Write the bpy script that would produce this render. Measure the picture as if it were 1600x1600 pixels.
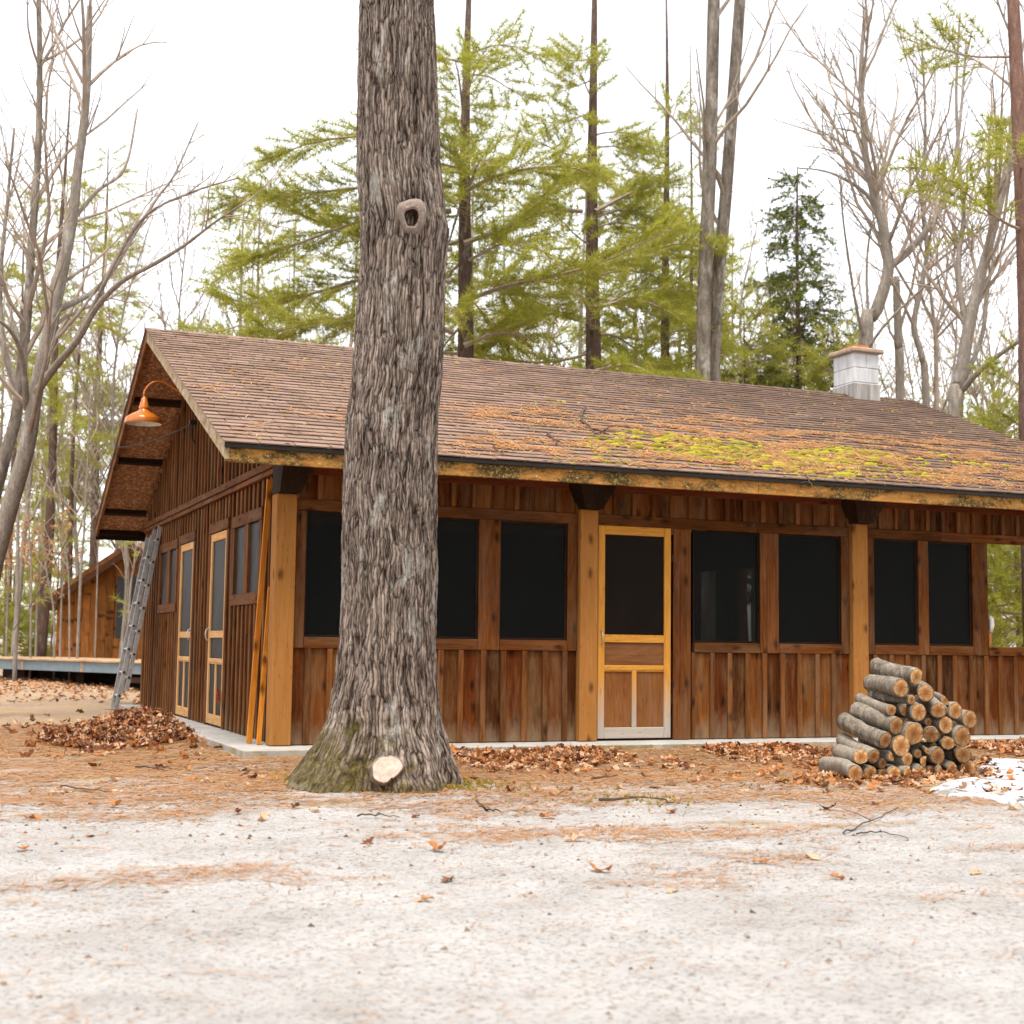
import bpy, math, random
import numpy as np
from mathutils import Vector, Matrix, noise

# ------------------------------------------------------------------ camera, sky, sun, exposure
for o in list(bpy.data.objects): bpy.data.objects.remove(o)
S = bpy.context.scene
COL = S.collection
YAW, PIT, ROL = (math.radians(a) for a in (22.442, 5.384, 0.727))
FPX = 2238.839
CAM = np.array([-2.849, -12.263, 0.884])
FW = np.array([math.sin(YAW)*math.cos(PIT), math.cos(YAW)*math.cos(PIT), math.sin(PIT)])
RT = np.array([math.cos(YAW), -math.sin(YAW), 0.0]); UP = np.cross(RT, FW)
R2 = math.cos(ROL)*RT + math.sin(ROL)*UP; U2 = -math.sin(ROL)*RT + math.cos(ROL)*UP
cd = bpy.data.cameras.new('camera'); cam = bpy.data.objects.new('camera', cd); COL.objects.link(cam)
cd.sensor_fit = 'HORIZONTAL'; cd.sensor_width = 36; cd.lens = FPX/1600*36; cd.shift_y = -1.5/1600
cd.clip_start = 0.1; cd.clip_end = 2000
cam.matrix_world = Matrix(((R2[0], U2[0], -FW[0], CAM[0]), (R2[1], U2[1], -FW[1], CAM[1]), (R2[2], U2[2], -FW[2], CAM[2]), (0, 0, 0, 1)))
cd.dof.use_dof = True; cd.dof.focus_distance = 11.2; cd.dof.aperture_fstop = 3.2
S.camera = cam
SUN_EL, SUN_AZ = 70, 208            # degrees; azimuth clockwise from +Y (north)
W = bpy.data.worlds.new('World'); S.world = W; W.use_nodes = True
wn = W.node_tree.nodes; wl = W.node_tree.links
sky = wn.new('ShaderNodeTexSky'); sky.sky_type = 'NISHITA'; sky.sun_disc = False
sky.sun_elevation = math.radians(SUN_EL); sky.sun_rotation = math.radians(SUN_AZ)
sky.air_density = 1.0; sky.dust_density = 1.2; sky.ozone_density = 1.0
hsv = wn.new('ShaderNodeHueSaturation'); hsv.inputs['Saturation'].default_value = 0.16     # thin even overcast
wl.new(sky.outputs[0], hsv.inputs['Color']); wl.new(hsv.outputs[0], wn['Background'].inputs['Color'])
wn['Background'].inputs['Strength'].default_value = 0.15
sd = bpy.data.lights.new('sun', 'SUN'); sd.energy = 1.7; sd.angle = math.radians(18); sd.color = (1.0, 0.94, 0.85)
sun = bpy.data.objects.new('sun', sd); COL.objects.link(sun)
az, el = math.radians(SUN_AZ), math.radians(SUN_EL)
sdir = Vector((math.sin(az)*math.cos(el), math.cos(az)*math.cos(el), math.sin(el)))
sun.rotation_euler = sdir.to_track_quat('Z', 'Y').to_euler()
cy = S.cycles; cy.max_bounces = 4; cy.diffuse_bounces = 2; cy.glossy_bounces = 2; cy.transmission_bounces = 3; cy.transparent_max_bounces = 8
cy.caustics_reflective = False; cy.caustics_refractive = False
S.view_settings.view_transform = 'Standard'; S.view_settings.look = 'None'
S.view_settings.exposure = 1.55; S.view_settings.gamma = 1.0; S.view_settings.use_curve_mapping = False

# ------------------------------------------------------------------ helpers
rng = random.Random(7); nr = np.random.default_rng(7)
def ray(u, v): return FW + R2*(u-800)/FPX - U2*(v-798.5)/FPX
def on(u, v, ax, val):
    d = ray(u, v); i = 'xyz'.index(ax); return CAM + d*((val-CAM[i])/d[i])
def dep(u, v, dist): return CAM + ray(u, v)*dist
def fbm(x, y, z=0.0, s=1.0, o=3):
    return noise.fractal(Vector((x*s, y*s, z*s)), 1.0, 2.0, o)
def sm(a, b, x):
    t = min(1, max(0, (x-a)/(b-a))); return t*t*(3-2*t)
WL = {}
def make_mesh(name, V, quads=None, tris=None, mats=None, mi=None, smooth=False):
    me = bpy.data.meshes.new(name); V = np.asarray(V, np.float32).reshape(-1, 3)
    q = np.asarray(quads if quads is not None and len(quads) else np.zeros((0, 4)), np.int32).reshape(-1, 4)
    t = np.asarray(tris if tris is not None and len(tris) else np.zeros((0, 3)), np.int32).reshape(-1, 3)
    me.vertices.add(len(V)); me.vertices.foreach_set('co', V.ravel())
    me.loops.add(q.size+t.size); me.loops.foreach_set('vertex_index', np.concatenate([q.ravel(), t.ravel()]))
    n = len(q)+len(t); me.polygons.add(n)
    ls = np.concatenate([np.arange(len(q))*4, q.size+np.arange(len(t))*3]).astype(np.int32)
    me.polygons.foreach_set('loop_start', ls)
    if mi is not None: me.polygons.foreach_set('material_index', np.asarray(mi, np.int32))
    me.polygons.foreach_set('use_smooth', np.full(n, smooth))
    for m in (mats or []): me.materials.append(m)
    me.update(calc_edges=True); me.validate(); return me
def link(name, me, loc=(0, 0, 0), parent=None, rot=None, stuff=False):
    o = bpy.data.objects.new(name, me); COL.objects.link(o)
    loc = np.array(loc, float); WL[o.name] = loc
    if parent is not None:
        o.parent = parent; o.location = loc-WL[parent.name]
    else: o.location = loc
    if rot is not None: o.rotation_euler = rot
    if stuff: o['kind'] = 'stuff'
    return o
def tag(o, label, cat=None, group=None, kind=None):
    o['label'] = label
    if cat: o['category'] = cat
    if group: o['group'] = group
    if kind: o['kind'] = kind
    return o
def empty(name, loc, label, cat, group=None):
    o = link(name, None, loc); o.empty_display_size = 0.2; return tag(o, label, cat, group)
class MB:
    def __init__(s): s.V = []; s.Q = []; s.T = []; s.n = 0; s.qm = []; s.tm = []
    def add(s, V, Q=None, T=None, m=0):
        V = np.asarray(V, float).reshape(-1, 3); s.V.append(V)
        if Q is not None and len(Q): Q = np.asarray(Q, int)+s.n; s.Q.append(Q); s.qm += [m]*len(Q)
        if T is not None and len(T): T = np.asarray(T, int)+s.n; s.T.append(T); s.tm += [m]*len(T)
        s.n += len(V)
    def box(s, a, b, m=0):
        x0, y0, z0 = a; x1, y1, z1 = b
        s.add([(x0,y0,z0),(x1,y0,z0),(x1,y1,z0),(x0,y1,z0),(x0,y0,z1),(x1,y0,z1),(x1,y1,z1),(x0,y1,z1)],
              [(0,3,2,1),(4,5,6,7),(0,1,5,4),(1,2,6,5),(2,3,7,6),(3,0,4,7)], m=m)
    def tube(s, P, r, k=6, cap=True, m=0):
        P = np.asarray(P, float); n = len(P); r = np.broadcast_to(np.asarray(r, float), (n,))
        T = np.gradient(P, axis=0); T /= np.linalg.norm(T, axis=1)[:, None]+1e-12
        ref = np.array([0.31, 0.83, 0.12]) if abs(T.mean(0)[2]) > .6*np.linalg.norm(T.mean(0)) else np.array([0, 0, 1.0])
        A = np.cross(T, ref); A /= np.linalg.norm(A, axis=1)[:, None]+1e-12; B = np.cross(T, A)
        th = np.arange(k)*2*math.pi/k
        V = P[:, None, :]+r[:, None, None]*(A[:, None, :]*np.cos(th)[None, :, None]+B[:, None, :]*np.sin(th)[None, :, None])
        i = np.arange(n-1)[:, None]*k; j = np.arange(k)[None, :]; j2 = (j+1) % k
        Q = np.stack([i+j, i+k+j, i+k+j2, i+j2], -1).reshape(-1, 4)
        Tt = []
        if cap:
            Tt = [(0, a, a+1) for a in range(1, k-1)]+[((n-1)*k, (n-1)*k+a+1, (n-1)*k+a) for a in range(1, k-1)]
        s.add(V.reshape(-1, 3), Q, Tt, m=m)
    def lathe(s, prof, c, k=24, m=0):
        th = np.arange(k)*2*math.pi/k; V = []
        for r, z in prof: V += [(c[0]+r*math.cos(t), c[1]+r*math.sin(t), c[2]+z) for t in th]
        n = len(prof); Q = [(i*k+j, i*k+(j+1) % k, (i+1)*k+(j+1) % k, (i+1)*k+j) for i in range(n-1) for j in range(k)]
        s.add(V, Q, m=m)
    def mesh(s, name, mats, smooth=False, off=(0, 0, 0)):
        V = np.concatenate(s.V)-np.array(off)
        Q = np.concatenate(s.Q) if s.Q else None; T = np.concatenate(s.T) if s.T else None
        return make_mesh(name, V, Q, T, mats if isinstance(mats, list) else [mats], s.qm+s.tm, smooth)
    def obj(s, name, mats, parent=None, loc=None, smooth=False, stuff=False):
        if loc is None: loc = WL[parent.name] if parent is not None else (0, 0, 0)
        return link(name, s.mesh(name, mats, smooth, loc), loc, parent, stuff=stuff)
_bc = {}
def cbox_mesh(dx, dy, dz, mat, bev=0.004):
    key = (round(dx, 3), round(dy, 3), round(dz, 3), mat.name)
    if key in _bc: return _bc[key]
    h = np.array([dx, dy, dz])/2; b = min(bev, h.min()*.45); V = []; idx = {}
    for sx in (-1, 1):
        for sy in (-1, 1):
            for sz in (-1, 1):
                sg = np.array([sx, sy, sz])
                for a in range(3):
                    p = sg*(h-b); p[a] = sg[a]*h[a]; idx[(sx, sy, sz, a)] = len(V); V.append(p)
    Q = []; T = []
    for a in range(3):
        o1, o2 = [(1, 2), (2, 0), (0, 1)][a]
        for sg in (-1, 1):
            f = []
            for s1, s2 in ((-1, -1), (1, -1), (1, 1), (-1, 1)):
                k = [0, 0, 0]; k[a] = sg; k[o1] = s1; k[o2] = s2; f.append(idx[(*k, a)])
            Q.append(f if sg > 0 else f[::-1])
    for a in range(3):                       # edges along axis a
        o1, o2 = [(1, 2), (2, 0), (0, 1)][a]
        for s1 in (-1, 1):
            for s2 in (-1, 1):
                def K(sa): k = [0, 0, 0]; k[a] = sa; k[o1] = s1; k[o2] = s2; return tuple(k)
                f = [idx[(*K(-1), o1)], idx[(*K(1), o1)], idx[(*K(1), o2)], idx[(*K(-1), o2)]]
                Q.append(f if s1*s2 < 0 else f[::-1])
    for sx in (-1, 1):
        for sy in (-1, 1):
            for sz in (-1, 1):
                f = [idx[(sx, sy, sz, a)] for a in range(3)]; T.append(f if sx*sy*sz > 0 else f[::-1])
    me = make_mesh('timber', V, Q, T, [mat]); _bc[key] = me; return me
def plank(name, a, b, matf, parent=None, jit=0.0, bev=0.004, rot=None):
    a = np.array(a, float); b = np.array(b, float); d = b-a; ax = 'xyz'[int(np.argmax(d))]
    m = matf(ax) if callable(matf) else matf
    c = (a+b)/2
    if jit: c = c+nr.uniform(-jit, jit, 3)*np.array([1, 1, .3])
    r = rot
    if jit and rot is None: r = tuple(nr.uniform(-.0022, .0022, 3))
    return link(name, cbox_mesh(*d, m, bev), c, parent, r)

# ------------------------------------------------------------------ materials
class NT:
    def __init__(s, name):
        s.m = bpy.data.materials.new(name); s.m.use_nodes = True; s.t = s.m.node_tree; s.b = s.t.nodes['Principled BSDF']
        s.out = s.t.nodes['Material Output']
    def n(s, typ, **kw):
        nd = s.t.nodes.new('ShaderNode'+typ)
        for k, v in kw.items():
            if k.startswith('i_'):
                key = k[2:]; key = int(key) if key.isdigit() else key
                if hasattr(v, 'is_output') or isinstance(v, bpy.types.NodeSocket): s.t.links.new(v, nd.inputs[key])
                else: nd.inputs[key].default_value = v
            else: setattr(nd, k, v)
        return nd
    def l(s, a, b): s.t.links.new(a, b)
    def math(s, op, a, b=0.0, clamp=False): return s.n('Math', operation=op, use_clamp=clamp, i_0=a, i_1=b).outputs[0]
    def noise(s, vec, scale, detail=4, rough=.55, dist=0.0):
        nd = s.n('TexNoise', i_Scale=scale, i_Detail=detail, i_Roughness=rough, i_Distortion=dist)
        s.l(vec, nd.inputs['Vector']); return nd.outputs['Fac']
    def ramp(s, fac, stops, mode='LINEAR'):
        nd = s.n('ValToRGB'); cr = nd.color_ramp; cr.interpolation = mode
        while len(cr.elements) < len(stops): cr.elements.new(.5)
        for e, (p, c) in zip(cr.elements, stops):
            e.position = p; e.color = (*c, 1) if len(c) == 3 else c
        s.l(fac, nd.inputs[0]); return nd.outputs[0]
    def mix(s, fac, a, b, mode='MIX'):
        nd = s.n('Mix', data_type='RGBA', blend_type=mode)
        for k, v in ((0, fac), (6, a), (7, b)):
            if isinstance(v, bpy.types.NodeSocket): s.l(v, nd.inputs[k])
            else: nd.inputs[k].default_value = (*v, 1) if isinstance(v, tuple) and len(v) == 3 else v
        return nd.outputs[2]
    def vmul(s, v, k): 
        nd = s.n('VectorMath', operation='MULTIPLY'); s.l(v, nd.inputs[0]); nd.inputs[1].default_value = k; return nd.outputs[0]
    def vadd(s, v, w):
        nd = s.n('VectorMath', operation='ADD'); s.l(v, nd.inputs[0]); s.l(w, nd.inputs[1]); return nd.outputs[0]
    def bump(s, h, strength=.3, dist=.01):
        nd = s.n('Bump'); nd.inputs['Strength'].default_value = strength; nd.inputs['Distance'].default_value = dist
        s.l(h, nd.inputs['Height']); s.l(nd.outputs[0], s.b.inputs['Normal'])
    def fin(s, col=None, rough=.7, spec=.3):
        if col is not None:
            if isinstance(col, tuple): s.b.inputs['Base Color'].default_value = (*col, 1)
            else: s.l(col, s.b.inputs['Base Color'])
        if isinstance(rough, float): s.b.inputs['Roughness'].default_value = rough
        else: s.l(rough, s.b.inputs['Roughness'])
        s.b.inputs['Specular IOR Level'].default_value = spec; return s.m
def BW(t): return t
def wood(name, dark, mid, light, tones, ax, knots=.5, rough=.8, grey=0.0, greycol=(.30, .25, .21), zgrey=None, stain=.5, splash=False):
    N = NT(name+'_'+ax)
    tc = N.n('TexCoord').outputs['Object']; oi = N.n('ObjectInfo').outputs['Random']
    off = N.n('CombineXYZ', i_0=N.math('MULTIPLY', oi, 91.7), i_1=N.math('MULTIPLY', oi, 57.3), i_2=N.math('MULTIPLY', oi, 33.1)).outputs[0]
    v = N.vadd(tc, off)
    i = 'xyz'.index(ax)
    k = [24.0]*3; k[i] = 1.1; fine = N.noise(N.vmul(v, k), 1.6, 5, .65, .4)
    k = [5.5]*3; k[i] = .55; low = N.noise(N.vmul(v, k), 1.0, 2, .5, .25)
    band = N.math('PINGPONG', N.math('MULTIPLY', low, 13.0), .5); band = N.math('MULTIPLY', band, 2.0)
    g = N.math('ADD', N.math('MULTIPLY', fine, .84), N.math('MULTIPLY', band, .16))
    c = N.ramp(g, [(.22, dark), (.5, mid), (.82, light)])
    tone = N.ramp(N.math('FRACT', N.math('MULTIPLY', oi, 7.31)), tones)
    c = N.mix(1.0, c, tone, 'MULTIPLY')
    k = [3.0]*3; k[i] = .9; st = N.noise(N.vmul(v, k), 1.3, 5, .65)
    c = N.mix(N.ramp(st, [(.38, (stain,)*3), (.6, (0, 0, 0))]), c, N.mix(1.0, c, (.35, .27, .22), 'MULTIPLY'))
    if knots:
        sx = N.n('SeparateXYZ', i_0=v); oth = [a for a in range(3) if a != i]
        kv = N.n('CombineXYZ', i_0=N.math('MULTIPLY', N.math('ADD', sx.outputs[oth[0]], sx.outputs[oth[1]]), 6.5), i_1=N.math('MULTIPLY', sx.outputs[i], 3.2)).outputs[0]
        kv = N.vadd(kv, N.vmul(N.n('TexNoise', i_Scale=9.0, i_Detail=1.0).outputs['Color'], (.16, .16, 0)))
        vo = N.n('TexVoronoi', voronoi_dimensions='2D', feature='F1', i_Scale=1.0, i_Randomness=1.0); N.l(kv, vo.inputs['Vector'])
        kk = N.ramp(vo.outputs['Distance'], [(.07, (1, 1, 1)), (.13, (.55, .55, .55)), (.24, (0, 0, 0))])
        sel = N.math('GREATER_THAN', N.n('SeparateColor', i_0=vo.outputs['Color']).outputs[0], 1-knots)
        c = N.mix(N.math('MULTIPLY', N.math('MULTIPLY', kk, sel), .85), c, (dark[0]*.28, dark[1]*.25, dark[2]*.25))
    if grey:
        gm = N.ramp(N.noise(N.vmul(v, [7 if a != i else 1.2 for a in range(3)]), 1.0, 5, .7), [(.45, (0, 0, 0)), (.68, (grey,)*3)])
        c = N.mix(gm, c, greycol)
    if zgrey:                                   # weathering: bare grey wood low on the door
        zz = N.n('SeparateXYZ', i_0=N.n('NewGeometry').outputs['Position']).outputs[2]
        zz = N.math('ADD', zz, N.math('MULTIPLY', N.math('SUBTRACT', fine, .5), .5))
        f = N.ramp(N.math('DIVIDE', zz, zgrey), [(.2, (.9, .9, .9)), (.85, (0, 0, 0))])
        c = N.mix(f, c, N.mix(fine, (.30, .27, .245), (.48, .45, .41)))
    if splash:                                  # sand splashed up on the foot of the wall
        zz = N.n('SeparateXYZ', i_0=N.n('NewGeometry').outputs['Position']).outputs[2]
        f = N.ramp(N.math('ADD', zz, N.math('MULTIPLY', N.math('SUBTRACT', N.noise(N.vmul(v, (9, 9, 3)), 1.0, 3, .7), .5), .5)), [(.0, (.55, .55, .55)), (.22, (0, 0, 0))])
        c = N.mix(f, c, (.27, .19, .12))
    k = [55.0]*3; k[i] = 9.0; sp = N.ramp(N.noise(N.vmul(v, k), 1.0, 2, .6), [(.64, (0, 0, 0)), (.72, (.55, .55, .55))])
    c = N.mix(sp, c, N.mix(1.0, c, (.3, .25, .2), 'MULTIPLY'))
    N.bump(N.math('SUBTRACT', g, N.math('MULTIPLY', sp, .5)), .45, .004)
    return N.fin(c, rough, .10)
_wm = {}
def wf(name, *a, **kw):
    def f(ax):
        if (name, ax) not in _wm: _wm[(name, ax)] = wood(name, *a, ax=ax, **kw)
        return _wm[(name, ax)]
    return f
T_SID = [(0, (.38, .36, .34)), (.2, (1.1, .8, .62)), (.4, (.62, .6, .58)), (.6, (1.75, 1.75, 1.65)), (.8, (.85, .58, .42)), (1, (1.5, 1.5, 1.4))]
siding = wf('siding_wood', (.04, .0125, .0026), (.118, .038, .0066), (.20, .075, .0145), T_SID, knots=.45, grey=.6, greycol=(.20, .115, .055), splash=True)
batten_w = wf('batten_wood', (.06, .02, .0055), (.165, .063, .017), (.25, .11, .035), [(0, (.65, .6, .58)), (.5, (1, .95, .9)), (1, (1.2, 1.1, 1.0))], knots=.15, grey=.35, greycol=(.26, .17, .1))
trim_w = wf('trim_wood', (.05, .0165, .004), (.14, .05, .0115), (.21, .085, .022), [(0, (.7, .68, .66)), (.5, (1, .95, .9)), (1, (1.15, 1, .9))], knots=.5, grey=.3, greycol=(.22, .15, .1))
post_w = wf('post_wood', (.30, .13, .034), (.37, .165, .045), (.42, .2, .06), [(0, (.92, .9, .86)), (1, (1.05, 1, .95))], knots=.25, stain=.15)
door_w = wf('door_wood', (.46, .2, .03), (.62, .29, .05), (.72, .37, .08), [(0, (.95, .95, .95)), (1, (1.05, 1.02, 1))], knots=.0, stain=.05, zgrey=.72)
door2_w = wf('side_door_wood', (.40, .2, .06), (.58, .31, .11), (.70, .42, .2), [(0, (.95, .95, .95)), (1, (1.05, 1.02, 1))], knots=.0, stain=.05, grey=.3, greycol=(.6, .48, .36))
lumber_w = wf('lumber_wood', (.42, .13, .015), (.62, .24, .03), (.72, .33, .05), [(0, (.9, .85, .8)), (1, (1.05, 1, 1))], knots=.4, stain=.25)
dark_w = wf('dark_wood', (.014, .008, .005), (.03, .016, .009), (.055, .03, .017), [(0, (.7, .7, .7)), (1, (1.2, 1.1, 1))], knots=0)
frieze_w = wf('frieze_wood', (.06, .014, .006), (.13, .035, .012), (.18, .055, .02), [(0, (.9, .9, .9)), (1, (1.1, 1, 1))], knots=.1)
ply_w = wf('panel_wood', (.14, .05, .014), (.23, .09, .025), (.30, .125, .04), [(0, (.9, .9, .9)), (1, (1.05, 1, 1))], knots=0, stain=.25, grey=.12)
far_w = wf('far_cabin_wood', (.09, .033, .009), (.23, .092, .022), (.35, .16, .045), [(0, (.7, .65, .6)), (.5, (1, .9, .85)), (1, (1.2, 1.1, 1))], knots=.6)
grey_w = wf('weathered_deck_wood', (.3, .19, .10), (.45, .31, .18), (.58, .43, .28), [(0, (.8, .8, .8)), (1, (1.1, 1, 1))], knots=0)

def lichen_board():
    N = NT('lichen_fascia'); p = N.n('NewGeometry').outputs['Position']
    g = N.noise(N.vmul(p, (3, 14, 14)), 1.5, 6, .6)
    c = N.ramp(g, [(.3, (.26, .10, .02)), (.55, (.44, .19, .04)), (.8, (.56, .29, .08))])
    d = N.ramp(N.noise(N.vmul(p, (2.2, 5, 5)), 1.0, 6, .72), [(.44, (0, 0, 0)), (.56, (.95, .95, .95))])
    c = N.mix(d, c, (.05, .032, .010))
    sp = N.ramp(N.noise(p, 26.0, 4, .6), [(.50, (0, 0, 0)), (.60, (.85, .85, .85))])
    c = N.mix(sp, c, (.27, .19, .06))
    wsp = N.ramp(N.noise(p, 55.0, 3, .6), [(.66, (0, 0, 0)), (.70, (1, 1, 1))])
    c = N.mix(wsp, c, (.62, .58, .5))
    N.bump(sp, .5, .01); return N.fin(c, .85, .2)
def rake_mat():
    N = NT('rake_paint'); p = N.n('NewGeometry').outputs['Position']
    g = N.noise(p, 9.0, 6, .65)
    c = N.ramp(g, [(.32, (.16, .10, .055)), (.5, (.36, .26, .17)), (.66, (.50, .42, .32))])
    c = N.mix(N.ramp(N.noise(p, 22.0, 4, .6), [(.55, (0, 0, 0)), (.66, (.9, .9, .9))]), c, (.34, .27, .06))
    return N.fin(c, .85, .2)
def osb():
    N = NT('strand_board'); p = N.n('NewGeometry').outputs['Position']
    vo = N.n('TexVoronoi', i_Scale=1.0); N.l(N.vadd(N.vmul(p, (30, 30, 30)), N.n('TexNoise', i_Scale=6.0).outputs['Color']), vo.inputs['Vector'])
    s = N.n('SeparateColor', i_0=vo.outputs['Color']).outputs[0]
    c = N.ramp(s, [(0, (.19, .085, .042)), (.4, (.29, .14, .07)), (.75, (.37, .19, .10)), (1, (.47, .27, .16))])
    c = N.mix(N.ramp(vo.outputs['Distance'], [(.5, (0, 0, 0)), (.8, (.6, .6, .6))]), c, (.10, .045, .022))
    return N.fin(c, .8, .2)
def shingle_mat():
    N = NT('shingle_granules'); ge = N.n('NewGeometry'); p = ge.outputs['Position']
    r = N.math('FRACT', N.math('ADD', ge.outputs['Random Per Island'], N.n('ObjectInfo').outputs['Random']))
    c = N.ramp(r, [(0, (.225, .148, .112)), (.4, (.255, .168, .128)), (.75, (.275, .183, .14)), (1, (.30, .203, .158))])
    px = N.n('SeparateXYZ', i_0=p).outputs[0]
    wv = N.math('ADD', N.math('MULTIPLY', px, .1), N.math('MULTIPLY', N.math('SUBTRACT', N.noise(p, .55, 4, .6), .5), 1.1))
    c = N.mix(N.ramp(wv, [(.12, (0, 0, 0)), (.75, (.6, .6, .6))]), c, (.085, .055, .042))     # older, algae-stained to the right
    c = N.mix(N.ramp(N.noise(p, 3.2, 5, .7), [(.48, (0, 0, 0)), (.72, (.55, .55, .55))]), c, (.09, .055, .04))
    gr = N.noise(p, 160.0, 2, .7); c = N.mix(N.ramp(gr, [(.35, (.5, .5, .5)), (.6, (0, 0, 0))]), c, N.mix(1.0, c, (.45, .42, .4), 'MULTIPLY'))
    N.bump(gr, .5, .004); return N.fin(c, .95, .15)
def simple(name, col, rough=.6, spec=.3, metal=0.0, var=.2, scale=8.0, bump=0.0):
    N = NT(name); p = N.n('TexCoord').outputs['Object']
    g = N.noise(p, scale, 6, .65)
    c = N.ramp(g, [(.3, tuple(x*(1-var) for x in col)), (.7, tuple(min(1, x*(1+var)) for x in col))])
    N.b.inputs['Metallic'].default_value = metal
    if bump: N.bump(g, bump, .01)
    return N.fin(c, rough, spec)
def concrete():
    N = NT('concrete'); p = N.n('NewGeometry').outputs['Position']
    c = N.ramp(N.noise(p, 3.0, 7, .7), [(.3, (.27, .25, .225)), (.55, (.36, .34, .315)), (.75, (.43, .41, .385))])
    c = N.mix(N.ramp(N.noise(p, 1.1, 5, .6), [(.52, (0, 0, 0)), (.7, (.6, .6, .6))]), c, (.32, .28, .22))
    z = N.n('SeparateXYZ', i_0=p).outputs[2]
    ms = N.math('MULTIPLY', N.ramp(N.math('ADD', z, .5), [(.488, (1, 1, 1)), (.496, (0, 0, 0))]), N.ramp(N.noise(p, 4.0, 5, .7), [(.45, (0, 0, 0)), (.6, (.9, .9, .9))]))
    c = N.mix(ms, c, (.22, .17, .07))
    N.bump(N.noise(p, 40.0, 4, .7), .25, .01); return N.fin(c, .9, .2)
def screen_mat(name, col, trans, spec=.10):
    N = NT(name); p = N.n('TexCoord').outputs['Object']
    g = N.noise(p, 3.0, 5, .7); sp = N.ramp(N.noise(p, 90.0, 2, .6), [(.6, (0, 0, 0)), (.75, (.45, .45, .45))])
    c = N.ramp(g, [(.35, tuple(x*.75 for x in col)), (.7, tuple(x*1.35 for x in col))])
    c = N.mix(sp, c, tuple(min(1, x*2.2) for x in col)); N.fin(c, .42, spec)
    tr = N.n('BsdfTransparent'); mx = N.n('MixShader'); mx.inputs[0].default_value = trans
    N.l(N.b.outputs[0], mx.inputs[1]); N.l(tr.outputs[0], mx.inputs[2]); N.l(mx.outputs[0], N.out.inputs[0]); return N.m
def bark_mat(name, ridge, furrow, lichen=.3, moss=0.0, scale=1.0, attr=False):
    N = NT(name); tc = N.n('NewGeometry').outputs['Position']
    if attr:
        uv = N.n('UVMap', uv_map='bark').outputs[0]
        wv = N.n('TexNoise', i_Scale=5.0, i_Detail=3.0); N.l(uv, wv.inputs['Vector'])
        pv = N.vadd(N.vmul(uv, (46, 5.2, 1)), N.vmul(wv.outputs['Color'], (3.4, 2.2, 0)))
        ve = N.n('TexVoronoi', feature='DISTANCE_TO_EDGE', i_Scale=1.0, i_Randomness=1.0); N.l(pv, ve.inputs['Vector'])
        vf = N.n('TexVoronoi', feature='F1', i_Scale=1.0, i_Randomness=1.0); N.l(pv, vf.inputs['Vector'])
        cell = N.n('SeparateColor', i_0=vf.outputs['Color']).outputs[0]
        e = N.ramp(ve.outputs['Distance'], [(.0, (0, 0, 0)), (.10, (.45, .45, .45)), (.34, (1, 1, 1))])
        fr = N.noise(N.vmul(uv, (160, 45, 1)), 1.0, 4, .75)
        big = N.n('Attribute', attribute_name='ridge').outputs['Fac']
        h = N.math('ADD', N.math('ADD', N.math('MULTIPLY', e, .46), N.math('MULTIPLY', fr, .34)), N.math('ADD', N.math('MULTIPLY', cell, .16), N.math('MULTIPLY', N.math('SUBTRACT', big, .7), .35)))
    else:
        w = N.vadd(N.vmul(tc, (1, 1, .22)), N.vmul(N.n('TexNoise', i_Scale=3.0).outputs['Color'], (.05, .05, .05)))
        h = N.noise(w, 22.0*scale, 5, .65)
    c = N.ramp(h, [(.17, furrow), (.43, tuple((a+b)/2*.82 for a, b in zip(ridge, furrow))), (.74, ridge)] if attr else [(.22, furrow), (.5, tuple((a+b)/2*.85 for a, b in zip(ridge, furrow))), (.8, ridge)])
    f = N.noise(N.vmul(tc, (1, 1, .5)), 60*scale, 4, .7)
    c = N.mix(N.ramp(f, [(.35, (.6, .6, .6)), (.6, (0, 0, 0))]), c, N.mix(1.0, c, (.5, .45, .42), 'MULTIPLY'))
    if lichen:
        lm = N.ramp(N.noise(N.vmul(tc, (1, 1, .45)), 5.0*scale, 6, .72), [(.56, (0, 0, 0)), (.66, (lichen,)*3)])
        c = N.mix(lm, c, (.46, .44, .40))
    if moss:
        z = N.n('SeparateXYZ', i_0=tc); xx = N.math('SUBTRACT', .25, z.outputs[0])
        mz = N.math('SUBTRACT', N.math('MULTIPLY', xx, .55), N.math('MULTIPLY', z.outputs[2], .75))
        mz = N.math('ADD', N.math('ADD', mz, .36), N.math('MULTIPLY', N.math('SUBTRACT', N.noise(tc, 7.0, 6, .75), .5), 1.5))
        c = N.mix(N.ramp(mz, [(.25, (0, 0, 0)), (.5, (moss,)*3)]), c, N.ramp(N.noise(tc, 26.0, 4, .6), [(.35, (.03, .022, .006)), (.58, (.10, .078, .015)), (.74, (.21, .17, .04))]))
    N.bump(N.math('ADD', h, N.math('MULTIPLY', f, .5)), .7 if not attr else .9, .02); return N.fin(c, .92, .15)
def leafy(name, cols, trans=.35):
    N = NT(name); g = N.n('NewGeometry').outputs['Random Per Island']
    c = N.ramp(g, [(i/(len(cols)-1), k) for i, k in enumerate(cols)]); N.fin(c, .6, .2)
    tr = N.n('BsdfTranslucent'); N.l(c, tr.inputs[0]); mx = N.n('MixShader'); mx.inputs[0].default_value = trans
    N.l(N.b.outputs[0], mx.inputs[1]); N.l(tr.outputs[0], mx.inputs[2]); N.l(mx.outputs[0], N.out.inputs[0]); return N.m
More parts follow.
